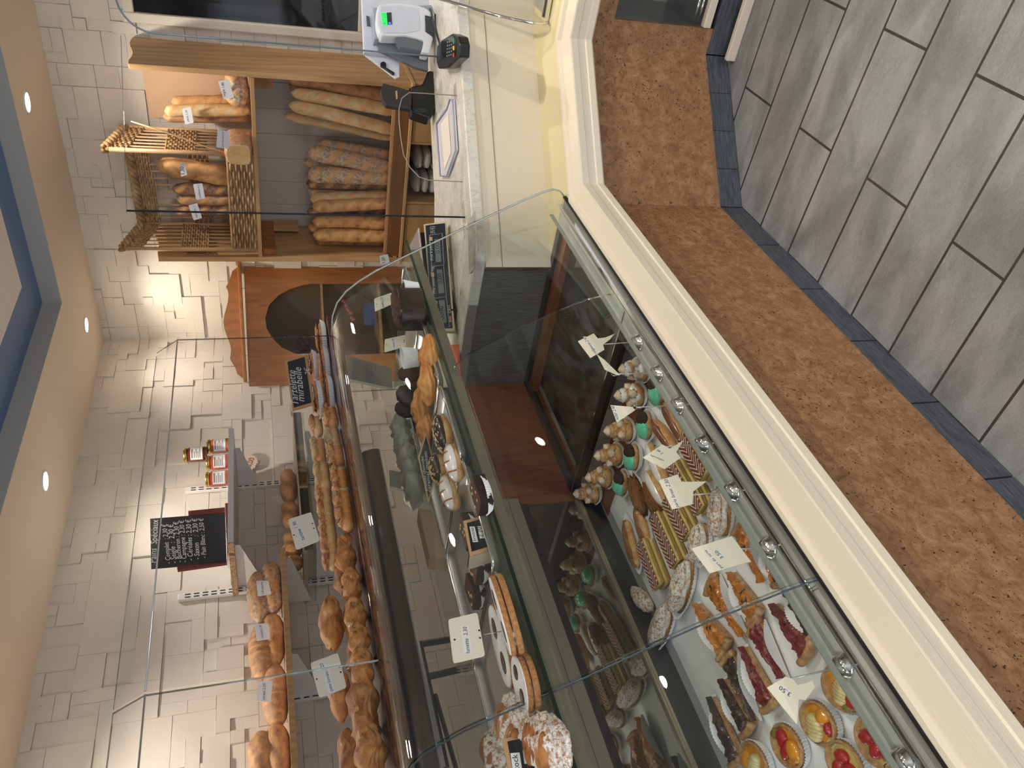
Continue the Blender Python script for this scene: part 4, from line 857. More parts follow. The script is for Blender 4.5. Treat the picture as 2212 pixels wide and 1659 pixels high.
text_mesh('writing','Prix à payer',aS(936,562,.002),aS(931,522,.002),nS,wt_,sl); text_mesh('writing','Prix unitaire €/kg',aS(941,634,.002),aS(936,577,.002),nS,wt_,sl); text_mesh('writing','Poids kg',aS(946,702,.002),aS(941,650,.002),nS,wt_,sl); text_mesh('writing','CX12',aS(974,676,.002),aS(971.5,659,.002),nS,wt_,sl)
for k,s in enumerate(('Max 12 kg','Min 40 g','e = 5 g')): text_mesh('writing',s,aS(932+k*4,504,.002),aS(931+k*4,489,.002),nS,wt_,sl)
pill=[aS(973+2.6*math.sin(a),689+8*math.cos(a),.003) for a in [i*.524 for i in range(12)]]; MB().prism(pill,-nS*.001).build('red_badge',plain('red_badge',(150,40,48),.4),sl); text_mesh('writing','Berkel',aS(974.3,695,.0035),aS(973.2,683,.0035),nS,wt_,sl)
for x,y in ((930,516),(934,594)): MB().prism([aS(x-3,y-4,.003),aS(x+4,y-4,.003),aS(x+4,y+4,.003),aS(x-3,y+4,.003)],-nS*.001).build('orange_sticker',plain('orange_sticker',(214,164,110),.6),sl)
MB().prism([aZ(x,y,1.045) for x,y in ((884,532),(903,492),(915,600),(890,650))],(0,0,-.006)).build('steel_platform',plain('satin_platform',(176,170,166),.35,.5),sl,bevel=.002)
MB().prism([aZ(x,y,1.038) for x,y in ((896,534),(906,502),(914,596),(900,640))],(0,0,-.03)).build('scale_body',M['blackrub'],sl)
MB().box((2.30,1.58,.926),(2.42,1.66,.95)).build('scale_foot',M['black'],sl)
o=MB().prism([aZ(x,y,.928) for x,y in ((1027,454),(1010,482),(1013,592),(1022,584),(1031,540))],(0,0,-.001)); nt=thing('price_notice','grey printed notice lying on the marble corner under the case end pane','notice',aZ(1020,520,.927)); o.build('notice_sheet',plain('grey_notice',(176,176,166),.6),nt)
for k in range(7): text_mesh('small_print','xxxx xxxxxx xxx xxxx xxxxxx xxxxx'.replace('x','i' if k%2 else 'l') if 0 else 'Informations clientèle prix TTC',aZ(1014+k*2.1,582-k*2,.928),aZ(1013+k*2.3,492-k*3,.928),V((0,0,1)),M['ink'],nt,lift=.0006)
MB().prism([aZ(x,y,.9285) for x,y in ((1003,489),(1009,481),(1010,492),(1005,496))],(0,0,-.0008)).build('yellow_note',plain('yellow_note',(226,216,160),.6),nt)
o=MB().prism([aZ(x,y,.929) for x,y in ((972,745),(989,744),(996,820),(986,800))],(0,0,-.004)); tag(o.build('orange_folder',plain('orange_folder',(206,84,44),.5)),'orange folder lying on the rear counter beyond the case glass','folder')
# ================================================================ FOOD MATERIALS
def food(name,a,b,c,sc=18,rough=.45,bump=.4,coat=0,dark=None,powder=None,fine=90):
    m=Mat(name,b,rough); co=m.coord(); n=m.noise(co,sc*3.2,6,.5,.65); f2=m.noise(co,fine*2.4,4,.2,.7)
    col=m.ramp(n,[(.3,a),(.5,b),(.7,c)])
    if dark: col=m.mix(m.ramp(m.noise(co,sc*3.4,3,.8,.55),[(.58,(0,0,0)),(.66,(255,255,255))]),col,dark)
    if powder: col=m.mix(m.ramp(f2,[(.5-powder*.2,(0,0,0)),(.62-powder*.2,(255,255,255))]),col,(240,238,234))
    m.col(col); m.bump(m.math('ADD',n,m.math('MULTIPLY',f2,.5)),min(1,bump*1.3),.004); 
    if coat: m.b.inputs['Coat Weight'].default_value=coat; m.b.inputs['Coat Roughness'].default_value=.12
    return m.m
M['choux']=food('choux_pastry',(172,120,64),(212,164,104),(232,196,142),9,.5)
M['icing_w']=food('white_icing',(226,220,214),(238,234,230),(244,240,238),6,.2,.1,.6)
M['icing_c']=food('caramel_icing',(166,112,66),(190,138,90),(206,160,114),6,.2,.1,.6)
M['cream']=food('piped_coffee_cream',(212,184,154),(228,206,180),(238,220,198),14,.55,.2)
M['green']=food('mint_green_icing',(96,200,160),(116,216,178),(136,228,192),5,.15,.08,.8)
M['sprink']=food('chocolate_sprinkles',(34,22,18),(66,48,40),(96,76,64),120,.6,1,fine=220)
M['choc']=food('milk_chocolate_icing',(110,66,44),(132,84,60),(148,98,74),7,.2,.1,.6)
M['crumbl']=food('caramelised_crumble',(92,52,24),(146,92,48),(182,126,72),95,.6,1.2,fine=200)
M['cof']=food('coffee_glaze',(128,84,44),(158,110,64),(184,138,88),10,.25,.2,.5)
M['puff']=food('puff_pastry',(160,92,38),(208,142,72),(234,186,120),7,.45,.7)
M['puff2']=food('brown_puff_pastry',(116,64,28),(176,112,56),(214,160,98),8,.5,.7)
M['powd']=food('powdered_pastry',(150,100,58),(186,138,90),(206,166,122),20,.6,.5,powder=.42,fine=60)
M['pcream']=food('powdered_cream',(192,166,140),(212,190,166),(228,212,192),16,.6,.3,powder=.3,fine=60)
M['custard']=food('yellow_custard',(176,158,80),(204,186,108),(218,202,132),10,.35,.1)
M['apri']=food('glazed_apricot',(150,82,20),(200,120,34),(222,156,70),16,.18,.6,.9,dark=(44,24,16))
M['redt']=food('glazed_red_fruit',(84,18,24),(128,36,44),(160,70,64),22,.15,.6,.9,dark=(36,14,22))
M['plum']=food('glazed_dark_plum',(30,20,28),(58,34,34),(96,60,44),18,.15,.7,.9,dark=(20,16,26))
M['tcrust']=food('tart_crust',(150,104,62),(188,146,100),(212,176,132),25,.6,.5)
M['berry']=plain('red_glazed_fruit',(176,24,36),.1,coat=1); M['pear']=food('glazed_pear',(206,186,120),(224,208,150),(236,224,176),12,.12,.15,1); M['peach']=food('glazed_peach',(214,130,20),(232,160,36),(240,184,60),8,.1,.1,1); M['kiwi']=plain('glazed_green_plum',(128,120,44),.1,coat=1)
M['case']=plain('white_fluted_paper',(240,241,243),.75)
M['brown']=food('brownie_crumb',(62,36,28),(84,52,40),(104,70,56),30,.7,.6); M['brownd']=food('brownie_cut_side',(30,20,18),(46,32,28),(66,48,40),60,.7,.8,dark=None)
M['cookie']=food('golden_shortbread',(150,96,50),(182,128,76),(200,150,98),40,.6,.4); M['sugar']=food('icing_sugar',(232,232,232),(242,242,242),(248,248,248),60,.8,.3); M['jam']=food('dark_jam',(60,30,26),(78,42,34),(92,52,42),10,.2,.1,.5)
M['choc_d']=food('dark_chocolate',(36,22,18),(52,32,26),(64,42,34),8,.2,.15,.4); M['nut']=plain('chopped_nuts',(226,200,150),.6); M['caram']=plain('caramel_stripe',(176,108,44),.3)
M['crumb']=food('bread_crumb',(196,168,120),(220,196,150),(232,212,172),60,.8,.8,dark=(176,146,100)); M['ham']=food('ham_and_cheese',(140,44,40),(214,150,84),(242,206,128),20,.45,1,.2,dark=(84,36,28)); M['onion']=food('cheese_strands',(190,146,90),(214,176,120),(232,200,150),40,.5,.9)
M['pud']=food('dark_pudding',(34,26,24),(48,38,34),(66,54,48),14,.3,.4); M['pudt']=food('rough_chocolate_top',(44,26,20),(70,46,36),(96,66,52),45,.7,1.2)
m=Mat('millefeuille_icing',(200,160,130),.2); co=m.coord(); sp_=m.n.new('ShaderNodeSeparateXYZ'); m.t.links.new(co,sp_.inputs[0])
ab=m.math('ABSOLUTE',sp_.outputs[1]); v_=m.math('ADD',m.math('MULTIPLY',sp_.outputs[0],1.0),m.math('MULTIPLY',ab,1.3)); sn=m.math('SINE',m.math('MULTIPLY',m.math('ADD',v_,m.math('MULTIPLY',m.noise(co,30,2),.008)),430)); m.col(m.ramp(sn,[(.1,(138,78,50)),(.5,(156,94,64)),(.78,(242,232,224))])); m.b.inputs['Coat Weight'].default_value=.5; M['mficing']=m.m
m=Mat('layered_pastry_side',(200,160,90),.6); co=m.coord(); sp_=m.n.new('ShaderNodeSeparateXYZ'); m.t.links.new(co,sp_.inputs[0]); z_=m.math('MULTIPLY',m.math('ADD',sp_.outputs[2],m.math('MULTIPLY',m.noise(co,60,3),.004)),1/.05); m.col(m.ramp(z_,[(.04,(160,112,56)),(.22,(186,136,72)),(.26,(206,190,112)),(.44,(206,190,112)),(.48,(164,112,54)),(.56,(176,124,62)),(.60,(208,192,116)),(.80,(206,190,112)),(.84,(168,116,60))])); M['layers']=m.m
# ---------------------------------------------------------------- builders (local frame: long axis x, base at 0)
def paper_case(t,rx,ry,h,flare=1.28,n=46,name='paper_case'):
    rs=[]
    for q,z in ((.80,.001),(1.0,.004),((1+flare)/2,h*.6),(flare,h)):
        rs.append([V((math.cos(2*math.pi*k/(2*n))*rx*q*(1+(.05*q if k%2 else -.02)*(1 if z>.002 else 0)),math.sin(2*math.pi*k/(2*n))*ry*q*(1+(.05*q if k%2 else -.02)*(1 if z>.002 else 0)),z)) for k in range(2*n)])
    mb=MB(); mb.rings([rs[0],rs[1],rs[2],rs[3]],False); mb.add(rs[0],[tuple(range(2*n))]); return mb.build(name,M['case'],t,False,True)
def star(mb,c,r,h,ax=(0,0,1),seed=0):
    ax=V(ax).normalized(); a=ax.orthogonal().normalized(); b=ax.cross(a); rs=[]
    for k in range(7):
        u=k/6; rr=r*(1-u**1.6)*(1.15 if k else .9)+.0006; tw=u*1.5+seed
        rs.append([V(c)+ax*(h*u)+(a*math.cos(2*math.pi*i/16+tw)+b*math.sin(2*math.pi*i/16+tw))*rr*(1+(.22 if i%2 else -.20)*(1-u*.5)) for i in range(16)])
    mb.rings(rs)
def place(t,p,rz=0,tilt=0): t.location=p; t.rotation_euler=(tilt,0,rz); return t
def ang(a,b,z): p,q=aZ(*a,z),aZ(*b,z); return (p+q)/2,math.atan2((q-p).y,(q-p).x),(q-p).length
def religieuse(lb,cap='icing_w',seed=0):
    t=thing('religieuse',lb,'pastry',(0,0,0),'religieuses in the lower well'); paper_case(t,.031,.031,.018)
    blob((0,0,.026),.034,.034,.024,seed,.10,mb=None).build('choux_base',M['choux'],t,True,True)
    blob((0,0,.033),.0325,.0325,.021,seed+5,.22,2.2,zmin=-.006).build('icing_collar',M[cap],t,True,True)
    blob((0,0,.061),.020,.020,.018,seed+1,.08).build('choux_head',M['choux'],t,True,True)
    blob((0,0,.066),.0200,.0200,.016,seed+7,.24,2.2,zmin=-.004).build('head_icing',M[cap],t,True,True)
    mb=MB(); star(mb,(0,0,.077),.013,.018,seed=seed)
    for k in range(4): a=k*1.57+seed; star(mb,(math.cos(a)*.022,math.sin(a)*.022,.045),.0115,.017,(math.cos(a)*.7,math.sin(a)*.7,.7),seed+k)
    mb.build('piped_cream',M['cream'],t,True,True); return t
def salambo(lb,seed=0):
    t=thing('green_iced_choux',lb,'pastry',(0,0,0),'green iced choux in the lower well'); paper_case(t,.036,.026,.020)
    blob((0,0,.025),.040,.027,.022,seed,.08).build('choux_body',M['choux'],t,True,True)
    blob((-.004,0,.031),.036,.0265,.0195,seed+2,.07,1.5,zmin=-.004).build('green_icing',M['green'],t,True,True)
    blob((.018,0,.033),.022,.024,.0185,seed+4,.12,6,24,14,zmin=-.003).build('chocolate_sprinkles',M['sprink'],t,True,True); return t
def eclair(lb,L,mat,seed=0,w=.018,case=False,group='eclairs in the lower well',base='choux',cat='pastry',name='eclair'):
    t=thing(name,lb,cat,(0,0,0),group)
    if case: paper_case(t,L*.46,w*1.0,.016)
    rs=[];rt=[]; n=14
    for k in range(n+1):
        u=k/n; e=math.sqrt(max(.0,1-abs(2*u-1)**3.2))+.02; x=(u-.5)*L
        rs.append([V((x,math.cos(a)*w*e*(1+.06*nz((x*30,a,seed),1,seed)),.018+math.sin(a)*.017*e*(1+.08*nz((x*40,a,seed+2),1,seed)))) for a in [2*math.pi*i/16 for i in range(16)]])
        e2=math.sqrt(max(0,1-abs(2*min(max(u,.03),.97)-1)**3.4))+.01
        rt.append([V((x*.95,math.cos(a)*w*.86*e2*(1+.08*nz((x*50,a,seed+4),1,seed)),.019+max(math.sin(a)*.0195*e2,.004))) for a in [2*math.pi*i/16 for i in range(16)]])
    MB().rings(rs).build('choux_body',M[base],t,True,True); MB().rings(rt).build('icing',M[mat],t,True,True); return t
def millefeuille(lb,L,W=.042,H=.046,seed=0):
    t=thing('millefeuille',lb,'pastry',(0,0,0),'millefeuilles in the lower well'); mb=MB(); n=10; rs=[]
    mb.box((-L/2,-W/2,.002),(L/2,W/2,H-.004)); mb.build('pastry_layers',M['layers'],t,False,True,bevel=.003)
    for z in (.010,.030): 
        m_=MB(); rs=[[V((x+.0*z,y+(.0022 if abs(y)>W*.4 else 0)*math.copysign(1,y)*nz((x*60,z*90,seed),1,seed),zz)) for y,zz in ((-W/2-.0015,z),(W/2+.0015,z),(W/2+.0015,z+.009),(-W/2-.0015,z+.009))] for x in [(-.5+k/14)*(L+.003) for k in range(15)]]
        m_.rings(rs).build('custard_layer',M['custard'],t,True,True)
    MB().box((-L/2-.001,-W/2-.0005,H-.004),(L/2+.001,W/2+.0005,H)).build('striped_icing',M['mficing'],t,False,True,bevel=.0015); return t
def lumpy(lb,L,W,H,mat,name='pastry',group=None,seed=0,case=True,cat='pastry',extra=None,amp=.18,fr=3):
    t=thing(name,lb,cat,(0,0,0),group)
    if case: paper_case(t,L*.46,W*.46,.018)
    blob((0,0,H*.5),L/2,W/2,H/2,seed,amp,fr,30,18).build('pastry_body',M[mat],t,True,True)
    if extra: extra(t)
    return t
def parisbrest(lb,L,W=.055,seed=0,cream=True):
    t=thing('paris_brest',lb,'pastry',(0,0,0),'powdered paris brest in the lower well'); paper_case(t,L*.46,W*.5,.02)
    blob((0,0,.013),L/2*.98,W/2,.013,seed,.1,3,26,10).build('pastry_bottom',M['cookie'],t,True,True)
    rs=[]
    for k in range(25):
        u=k/24; x=(u-.5)*L*.96; e=math.sqrt(max(0,1-(2*u-1)**2))+.03; tw=k*.55
        rs.append([V((x,math.cos(a)*W/2*1.02*e*(1+.10*math.sin(4*a+tw)),.027+math.sin(a)*.013*(e*.6+.4))) for a in [2*math.pi*i/20 for i in range(20)]])
    MB().rings(rs).build('ridged_cream',M['pcream'],t,True,True)
    blob((0,.002,.040),L/2*.94,W/2*.84,.013,seed+3,.16,4,28,12).build('powdered_lid',M['powd'],t,True,True); return t
def tart(lb,L,half,mat,seed=0,group='tart slices in the lower well',hump=.024):
    # wedge: tip at x=0, crust at x=L
    t=thing('tart_slice',lb,'pastry',(0,0,0),group); n=12; rs=[]
    def outl(z,s=1,o=0): 
        pts=[V((.006,0,z))]
        for k in range(9): a=-half+2*half*k/8; pts.append(V((math.cos(a)*L*s,math.sin(a)*L*s,z)))
        return pts
    MB().rings([outl(.002,.97),outl(.010,1.0),outl(.018,.99)]).build('pastry_base',M['tcrust'],t,False,True,bevel=.001)
    top=MB(); nu,nv=26,18; vs=[];fs=[]
    for i in range(nu+1):
        for j in range(nv+1):
            r=L*.93*(i/nu)**.9+.004; a=(-half+2*half*j/nv)*.97; ed=min(j,nv-j)/nv; h=.019+hump*.35*min(1,ed*5)*min(1,(nu-i)/2+.3)+.008*nz((r*70,a*11,seed),1,seed)+.005*nz((r*170,a*28,seed),1,seed)
            vs.append(V((math.cos(a)*r,math.sin(a)*r,h if 0<j<nv else .016)))
    for i in range(nu):
        for j in range(nv): q=i*(nv+1)+j; fs.append((q,q+1,q+nv+2,q+nv+1))
    top.add(vs,fs).build('glazed_topping',M[mat],t,True,True)
    cr=[]; 
    for k in range(17):
        a=(-half+2*half*k/16)*1.02; c=V((math.cos(a)*L*.985,math.sin(a)*L*.985,.018)); rr=.011*(1+.2*nz((k*.7,seed,0),1,seed)); rad=V((math.cos(a),math.sin(a),0))
        cr.append([c+rad*math.cos(b)*rr*.8+V((0,0,1))*math.sin(b)*rr for b in [2*math.pi*i/10 for i in range(10)]])
    MB().rings(cr).build('crust_rim',M['tcrust'],t,True,True)
    for s in (-1,):
        pw=MB(); vs=[];fs=[]; n2=40
        for k in range(n2+1):
            u=k/n2; x=u*L*.97; arc=math.sin(math.pi*min(1,u*1.02)); z1=.010+.026*arc+(.001 if k%2 else -.001); ed=V((math.cos(half)*x,s*math.sin(half)*x,0)); nn_=V((-math.sin(half)*0+0,s,0))
            vs+= [ed+nn_*(.001)+V((0,0,.002)),ed+nn_*(.004+.010*arc+(.0012 if k%2 else 0))+V((0,0,z1))]
        for k in range(n2): fs.append((2*k,2*k+1,2*k+3,2*k+2))
        pw.add(vs,fs).build('fluted_paper',M['case'],t,False,True)
    return t
def tartlet(lb,rx,ry,fruits,seed=0):
    t=thing('fruit_tartlet',lb,'pastry',(0,0,0),'round fruit tartlets in the lower well'); paper_case(t,rx*.95,ry*.95,.024,1.18)
    MB().rings([[V((math.cos(a)*rx*q,math.sin(a)*ry*q,z)) for a in [2*math.pi*k/32 for k in range(32)]] for q,z in ((.80,.003),(.98,.014),(1.06,.027),(1.0,.031),(.92,.027),(.86,.020))]).build('tartlet_shell',M['tcrust'],t,True,True)
    blob((0,0,.020),rx*.9,ry*.9,.006,seed,.05).build('custard_bed',M['peach'] if 'peach' in [f[0] for f in fruits] else M['custard'],t,True,True)
    for k,(f,x,y,sx_,sy_,r_z) in enumerate(fruits):
        mb=blob((x*rx,y*ry,.027),sx_*rx,sy_*ry,.013,seed+k,.10,2.2,rz_=r_z)
        if f=='pear':
            mb=MB(); q=6
            for i in range(q): 
                d=(i-(q-1)/2)/q; blob((x*rx+d*sx_*rx*1.5*math.cos(r_z),y*ry+d*sx_*rx*1.5*math.sin(r_z),.029),sx_*rx*.30,sy_*ry*(1-abs(d)*.8),.013,seed+i,.04,2,14,8,mb=mb,rz_=r_z)
        mb.build({'berry':'red_fruit','pear':'pear_slices','peach':'peach_half','kiwi':'green_plum'}[f],M[f],t,True,True)
    return t
# ================================================================ LOWER WELL
ZT=.574
def put(t,px,z=ZT,rz=0,zray=None,tilt=0):
    p=aZ(*px,zray or z+.025); return place(t,(p.x,p.y,z),rz,tilt)
for i,(px,lb) in enumerate((((1384,797),'white iced religieuse at the far end, nearest the first wire sign'),((1374,853),'white iced religieuse with cream rosettes, second from the far end'),((1350,929),'caramel iced religieuse behind the triangular sign, third from the far end'),((1328,982),'caramel iced religieuse, fourth from the far end'),((1307,1029),'religieuse behind, fifth from the far end, dim through the glass'),((1280,1064),'religieuse furthest back against the mirror, last of the row'))):
    put(religieuse(lb,'icing_w' if i<2 else 'icing_c',i*3),px,rz=i)
for i,(px,lb) in enumerate((((1420,846),'mint green iced choux with sprinkles nearest the front rail'),((1394,919),'mint green iced choux, second from the front rail'),((1366,988),'mint green iced choux, third from the front rail'),((1342,1044),'mint green iced choux, furthest from the front rail'))):
    put(salambo(lb,i*5),px,rz=-.9-.15*i)
def along(fn,a,b,z=ZT,**k):
    c,r,L=ang(a,b,z+.02); t=fn(L); place(t,(c.x,c.y,z),r); return t
along(lambda L:eclair('chocolate iced eclair lying under the front rail domes',L,'choc',1,.021),(1432,868),(1484,962))
along(lambda L:eclair('chocolate iced eclair beside the second green choux',L,'choc',2,.019),(1410,908),(1455,972))
along(lambda L:eclair('white iced eclair whose icing is pinched, behind the brush shaped sign',L,'icing_w',3,.022),(1398,958),(1436,1050))
along(lambda L:eclair('white iced eclair in a fluted case, left of the crumble pastry',L,'icing_w',4,.024,True),(1396,1018),(1436,1092))
cg='brown crumble coated pastries in the lower well'
along(lambda L:lumpy('brown crumble coated pastry, right one of the pair',L,.05,.045,'crumbl','crumble_pastry',cg,5,True,amp=.3,fr=5),(1366,1030),(1395,1112))
along(lambda L:lumpy('brown crumble coated pastry, left one of the pair, beside the millefeuille',L,.048,.045,'crumbl','crumble_pastry',cg,9,False,amp=.3,fr=5),(1398,1040),(1428,1118))
along(lambda L:eclair('coffee glazed eclair lying nearest the mirror',L,'cof',6,.024,True),(1350,1122),(1376,1228))
along(lambda L:eclair('coffee glazed eclair with sprinkled end, second from the mirror',L,'cof',7,.022,True),(1374,1092),(1400,1180))
for i,(a,b,w,lb) in enumerate((((1484,942),(1536,1030),.044,'millefeuille nearest the front rail domes'),((1462,1000),(1504,1076),.038,'millefeuille behind the brush shaped sign'),((1452,1070),(1498,1160),.046,'millefeuille with white marbled icing, left of the paris brest sign'),((1424,1110),(1474,1222),.044,'long millefeuille with yellow custard side showing, next to the crumble pastries'),((1394,1166),(1434,1270),.042,'millefeuille furthest to the left, beside the coffee eclairs'),((1502,1050),(1526,1102),.045,'short millefeuille end just under the paris brest sign'))):
    along(lambda L:millefeuille(lb,L*.92,w,seed=i),a,b)
for i,(a,b,w,lb) in enumerate((((1561,1052),(1556,1160),.062,'large oval powdered paris brest against the front rail'),((1520,1130),(1508,1215),.05,'powdered cream pastry hidden behind the part de tarte sign'),((1492,1210),(1458,1322),.058,'powdered paris brest with swirled cream, middle of the diagonal row'),((1450,1302),(1414,1392),.056,'powdered paris brest at the lower end of the diagonal row'))):
    along(lambda L:parisbrest(lb,L,w,i*4),a,b)
along(lambda L:lumpy('small powdered puff lying alone near the mirror',L,.05,.04,'powd','powdered_puff',None,14,False),(1366,1272),(1408,1318))
for i,(tip,cr,mt_,hf,lb) in enumerate((((1648,1262),(1596,1136),'apri',.24,'apricot tart slice with browned points, crust beside the part de tarte sign'),((1650,1168),(1684,1262),'apri',.26,'apricot tart slice lying against the front rail'),((1606,1378),(1532,1258),'apri',.25,'apricot tart slice, crust toward the powdered pastries'),
((1576,1232),(1632,1338),'apri',.27,'dark glazed apricot tart slice in the middle of the apricot group'),((1502,1300),(1566,1408),'apri',.27,'brown apricot tart slice at the rear of the apricot group'),
((1668,1300),(1748,1412),'redt',.30,'red fruit tart slice with pale crust, nearest the front rail'),((1694,1468),(1628,1352),'redt',.26,'red fruit tart slice with crust pointing away, middle of the red group'),((1604,1392),(1664,1530),'redt',.22,'slim red fruit tart slice beside the dark plum slices'),
((1698,1268),(1762,1372),'plum',.2,'dark berry tart slice partly under the front rail'),((1636,1560),(1572,1418),'plum',.22,'dark plum tart slice with crust upward, right one of the plum group'),((1560,1462),(1618,1582),'plum',.24,'dark plum tart slice with pale crust corner, middle of the plum group'),((1536,1500),(1594,1650),'plum',.2,'dark plum tart slice at the rear left of the plum group'))):
    p,q=aZ(*tip,ZT+.02),aZ(*cr,ZT+.02); L=(q-p).length; t=tart(lb,L,hf*.92,M and mt_,i*3,hump=.03); place(t,(p.x,p.y,ZT+.0005*i),math.atan2((q-p).y,(q-p).x))
for i,(px,rx,ry,fr,lb) in enumerate((((1818,1487),.052,.040,[('pear',-.1,.1,.55,.62,1.2),('peach',.1,-.55,.6,.34,.2),('berry',-.55,.45,.32,.4,0),('kiwi',-.3,.8,.3,.22,0)],'fruit tartlet with pear, peach and red fruit nearest the front rail'),
((1766,1562),.050,.040,[('pear',.1,.2,.6,.66,1.4),('peach',-.45,-.4,.4,.4,.4),('berry',-.75,.1,.2,.35,0)],'fruit tartlet with fanned pear slices beside the white leaf-shaped sign'),
((1700,1612),.050,.042,[('berry',.0,.15,.55,.34,1.0),('berry',.15,-.3,.34,.5,.3),('kiwi',.55,-.45,.3,.3,0),('peach',-.5,.1,.4,.6,.6)],'fruit tartlet with a heart of red fruit, below the plum slices'),
((1628,1645),.050,.040,[('pear',-.2,0,.5,.5,.9),('peach',.4,.1,.4,.6,.2)],'pear and peach tartlet at the bottom left of the well'),
((1898,1604),.056,.044,[('berry',-.4,.3,.34,.3,.3),('berry',.1,.3,.34,.3,.9),('berry',.45,-.1,.32,.32,0),('berry',-.1,-.25,.36,.3,.5),('berry',-.5,-.4,.3,.3,0)],'red strawberry tartlet nearest the front rail at the left edge'),
((1824,1650),.048,.040,[('berry',-.3,.2,.38,.34,.3),('berry',.3,.2,.38,.34,.9),('berry',0,-.35,.4,.34,0)],'red raspberry tartlet behind the strawberry one at the left edge'))):
    put(tartlet(lb,rx,ry,fr,i*6),px,rz=.9)
# sign holders on the front rail
DM=[(1380,737),(1423,803),(1466,875),(1520,957),(1586,1057),(1664,1178),(1826,1435),(1950,1650)]
YR=1.135
def aR(x,y): return aY(x,y,YR)
def holder(px,top,poly,texts,lb,big=1):
    c=aZ(px[0],px[1],.656); c.y=YR
    t=thing('sign_holder',lb,'price sign',(c.x,YR,.656),'wire sign holders on the front rail')
    MB().lathe((c.x,YR,.656),[(.0245,0),(.025,.002),(.022,.0045),(.0195,.011),(.013,.018),(.005,.021),(.0005,.0215)],28).build('domed_foot',M['chrome'],t,True)
    for k in range(0,24):
        pass
    if top:
        tp=aR(*top); st_=V((c.x,YR,.67)); MB().tube([st_,st_.lerp(tp,.5),tp],.0016,6).build('wire_stem',M['steel'],t,True)
        rp=[tp+V((math.cos(a)*.007,0,math.sin(a)*.007+.005)) for a in [k*.45 for k in range(18)]]; MB().tube(rp,.0012,5).build('wire_loop',M['chrome'],t,True)
    if poly:
        pts=[aR(*p) for p in poly]; MB().prism([p+V((0,-.003,0)) for p in pts],(0,.0012,0)).build('sign_card',M['card'],t)
        for s,a,b in texts:
            A,B=aR(*a)+V((0,-.003,0)),aR(*b)+V((0,-.003,0)); d=(B-A); L=d.length; d.normalize(); u=V((0,-1,0)).cross(d); h=L*.9/max(len(s),3)*1.5
            MB().add([A-d*.002-u*h*.35-V((0,.0002,0)),B+d*.002-u*h*.35-V((0,.0002,0)),B+d*.002+u*h-V((0,.0002,0)),A-d*.002+u*h-V((0,.0002,0))],[(0,1,2,3)]).build('label_strip',M['label'],t)
            text_mesh('writing',s,A,B,V((0,-1,0)),M['ink'],t,lift=.0006)
    return t
holder(DM[0],(1300,744),[(1248,739),(1282,722),(1291,733),(1307,731),(1327,723),(1317,735),(1302,746),(1305,757),(1275,775)],[('religieuse 2.40',(1289,766),(1264,730))],'wire sign reading religieuse 2.40, furthest of the front rail')
holder(DM[1],(1330,808),[(1289,767),(1306,780),(1339,812),(1332,812),(1306,800)],[],'wire sign turned edge-on, second on the front rail')
holder(DM[2],(1374,880),[(1318,877),(1366,881),(1371,888),(1332,914)],[('eclair 2.40',(1336,909),(1326,879))],'triangular wire sign reading eclair 2.40')
holder(DM[3],(1424,966),[(1430,962),(1446,971),(1476,953),(1460,978),(1469,991),(1435,1015),(1388,990)],[('millefeuille',(1434,996),(1404,984)),('2.40',(1433,982),(1421,972))],'house shaped wire sign reading millefeuille 2.40')
holder(DM[4],(1487,1070),[(1422.5,1040),(1463,1027),(1472,1043),(1525,1042),(1497,1063),(1495,1091),(1451,1102)],[('paris brest',(1466,1098),(1450,1058)),('2.50',(1447,1054),(1442,1038))],'wire sign reading paris brest 2.50')
holder(DM[5],(1594,1186),[(1493,1187),(1580,1160),(1621,1215),(1532,1240)],[('part de tarte',(1560,1229),(1524,1190)),('3.50',(1563,1207),(1548,1191))],'large rectangular wire sign reading part de tarte 3.50')
holder(DM[6],(1704,1468),[(1656,1487),(1697,1463),(1712,1470),(1722,1482),(1738,1478),(1753,1472),(1759,1487),(1739,1514),(1724,1512),(1720,1566),(1690,1530)],[('3.50',(1708,1500),(1684,1483))],'cut-out wire sign reading 3.50 above the fruit tartlets')
holder(DM[7],(1925,1659),None,[],'bare domed sign holder at the left edge of the front rail')
# ================================================================ TRAYS ON THE GLASS SHELF
ZS=1.1365
def tray(x0,x1,lb,y0=1.327,y1=1.70):
    t=thing('serving_tray',lb,'tray',((x0+x1)/2,1.5,ZS),'chrome serving trays on the glass shelf')
    def rr(ins,z):
        pts=[]; R_=.022-ins*.3
        for cx_,cy_,a0 in ((x1-R_-ins,y1-R_-ins,0),(x0+R_+ins,y1-R_-ins,90),(x0+R_+ins,y0+R_+ins,180),(x1-R_-ins,y0+R_+ins,270)):
            for k in range(6): a=math.radians(a0+k*18); pts.append(V((cx_+math.cos(a)*R_,cy_+math.sin(a)*R_,z)))
        return pts
    mb=MB(); mb.rings([rr(.014,ZS+.002),rr(.010,ZS+.004),rr(.002,ZS+.019)],False); mb.add(rr(.014,ZS+.002),[tuple(range(24))]); mb.build('tray_pan',M['steel'],t,True)
    p=rr(0,ZS+.020); MB().tube(p+[p[0],p[1]],.0038,8,False).build('chrome_rim',M['chrome'],t,True); return t
for x0,x1,lb in ((1.918,2.195,'chrome tray at the far right with the dark pudding'),(1.594,1.906,'chrome tray with the golden filled pastries'),(1.308,1.582,'chrome tray with the iced doughnut rolls'),(.974,1.296,'chrome tray with the brownies'),(.664,.962,'chrome tray with the sugared jam biscuits'),(.30,.652,'chrome tray with the large sugared pastries at the left edge')): tray(x0,x1,lb)
ZF=ZS+.004
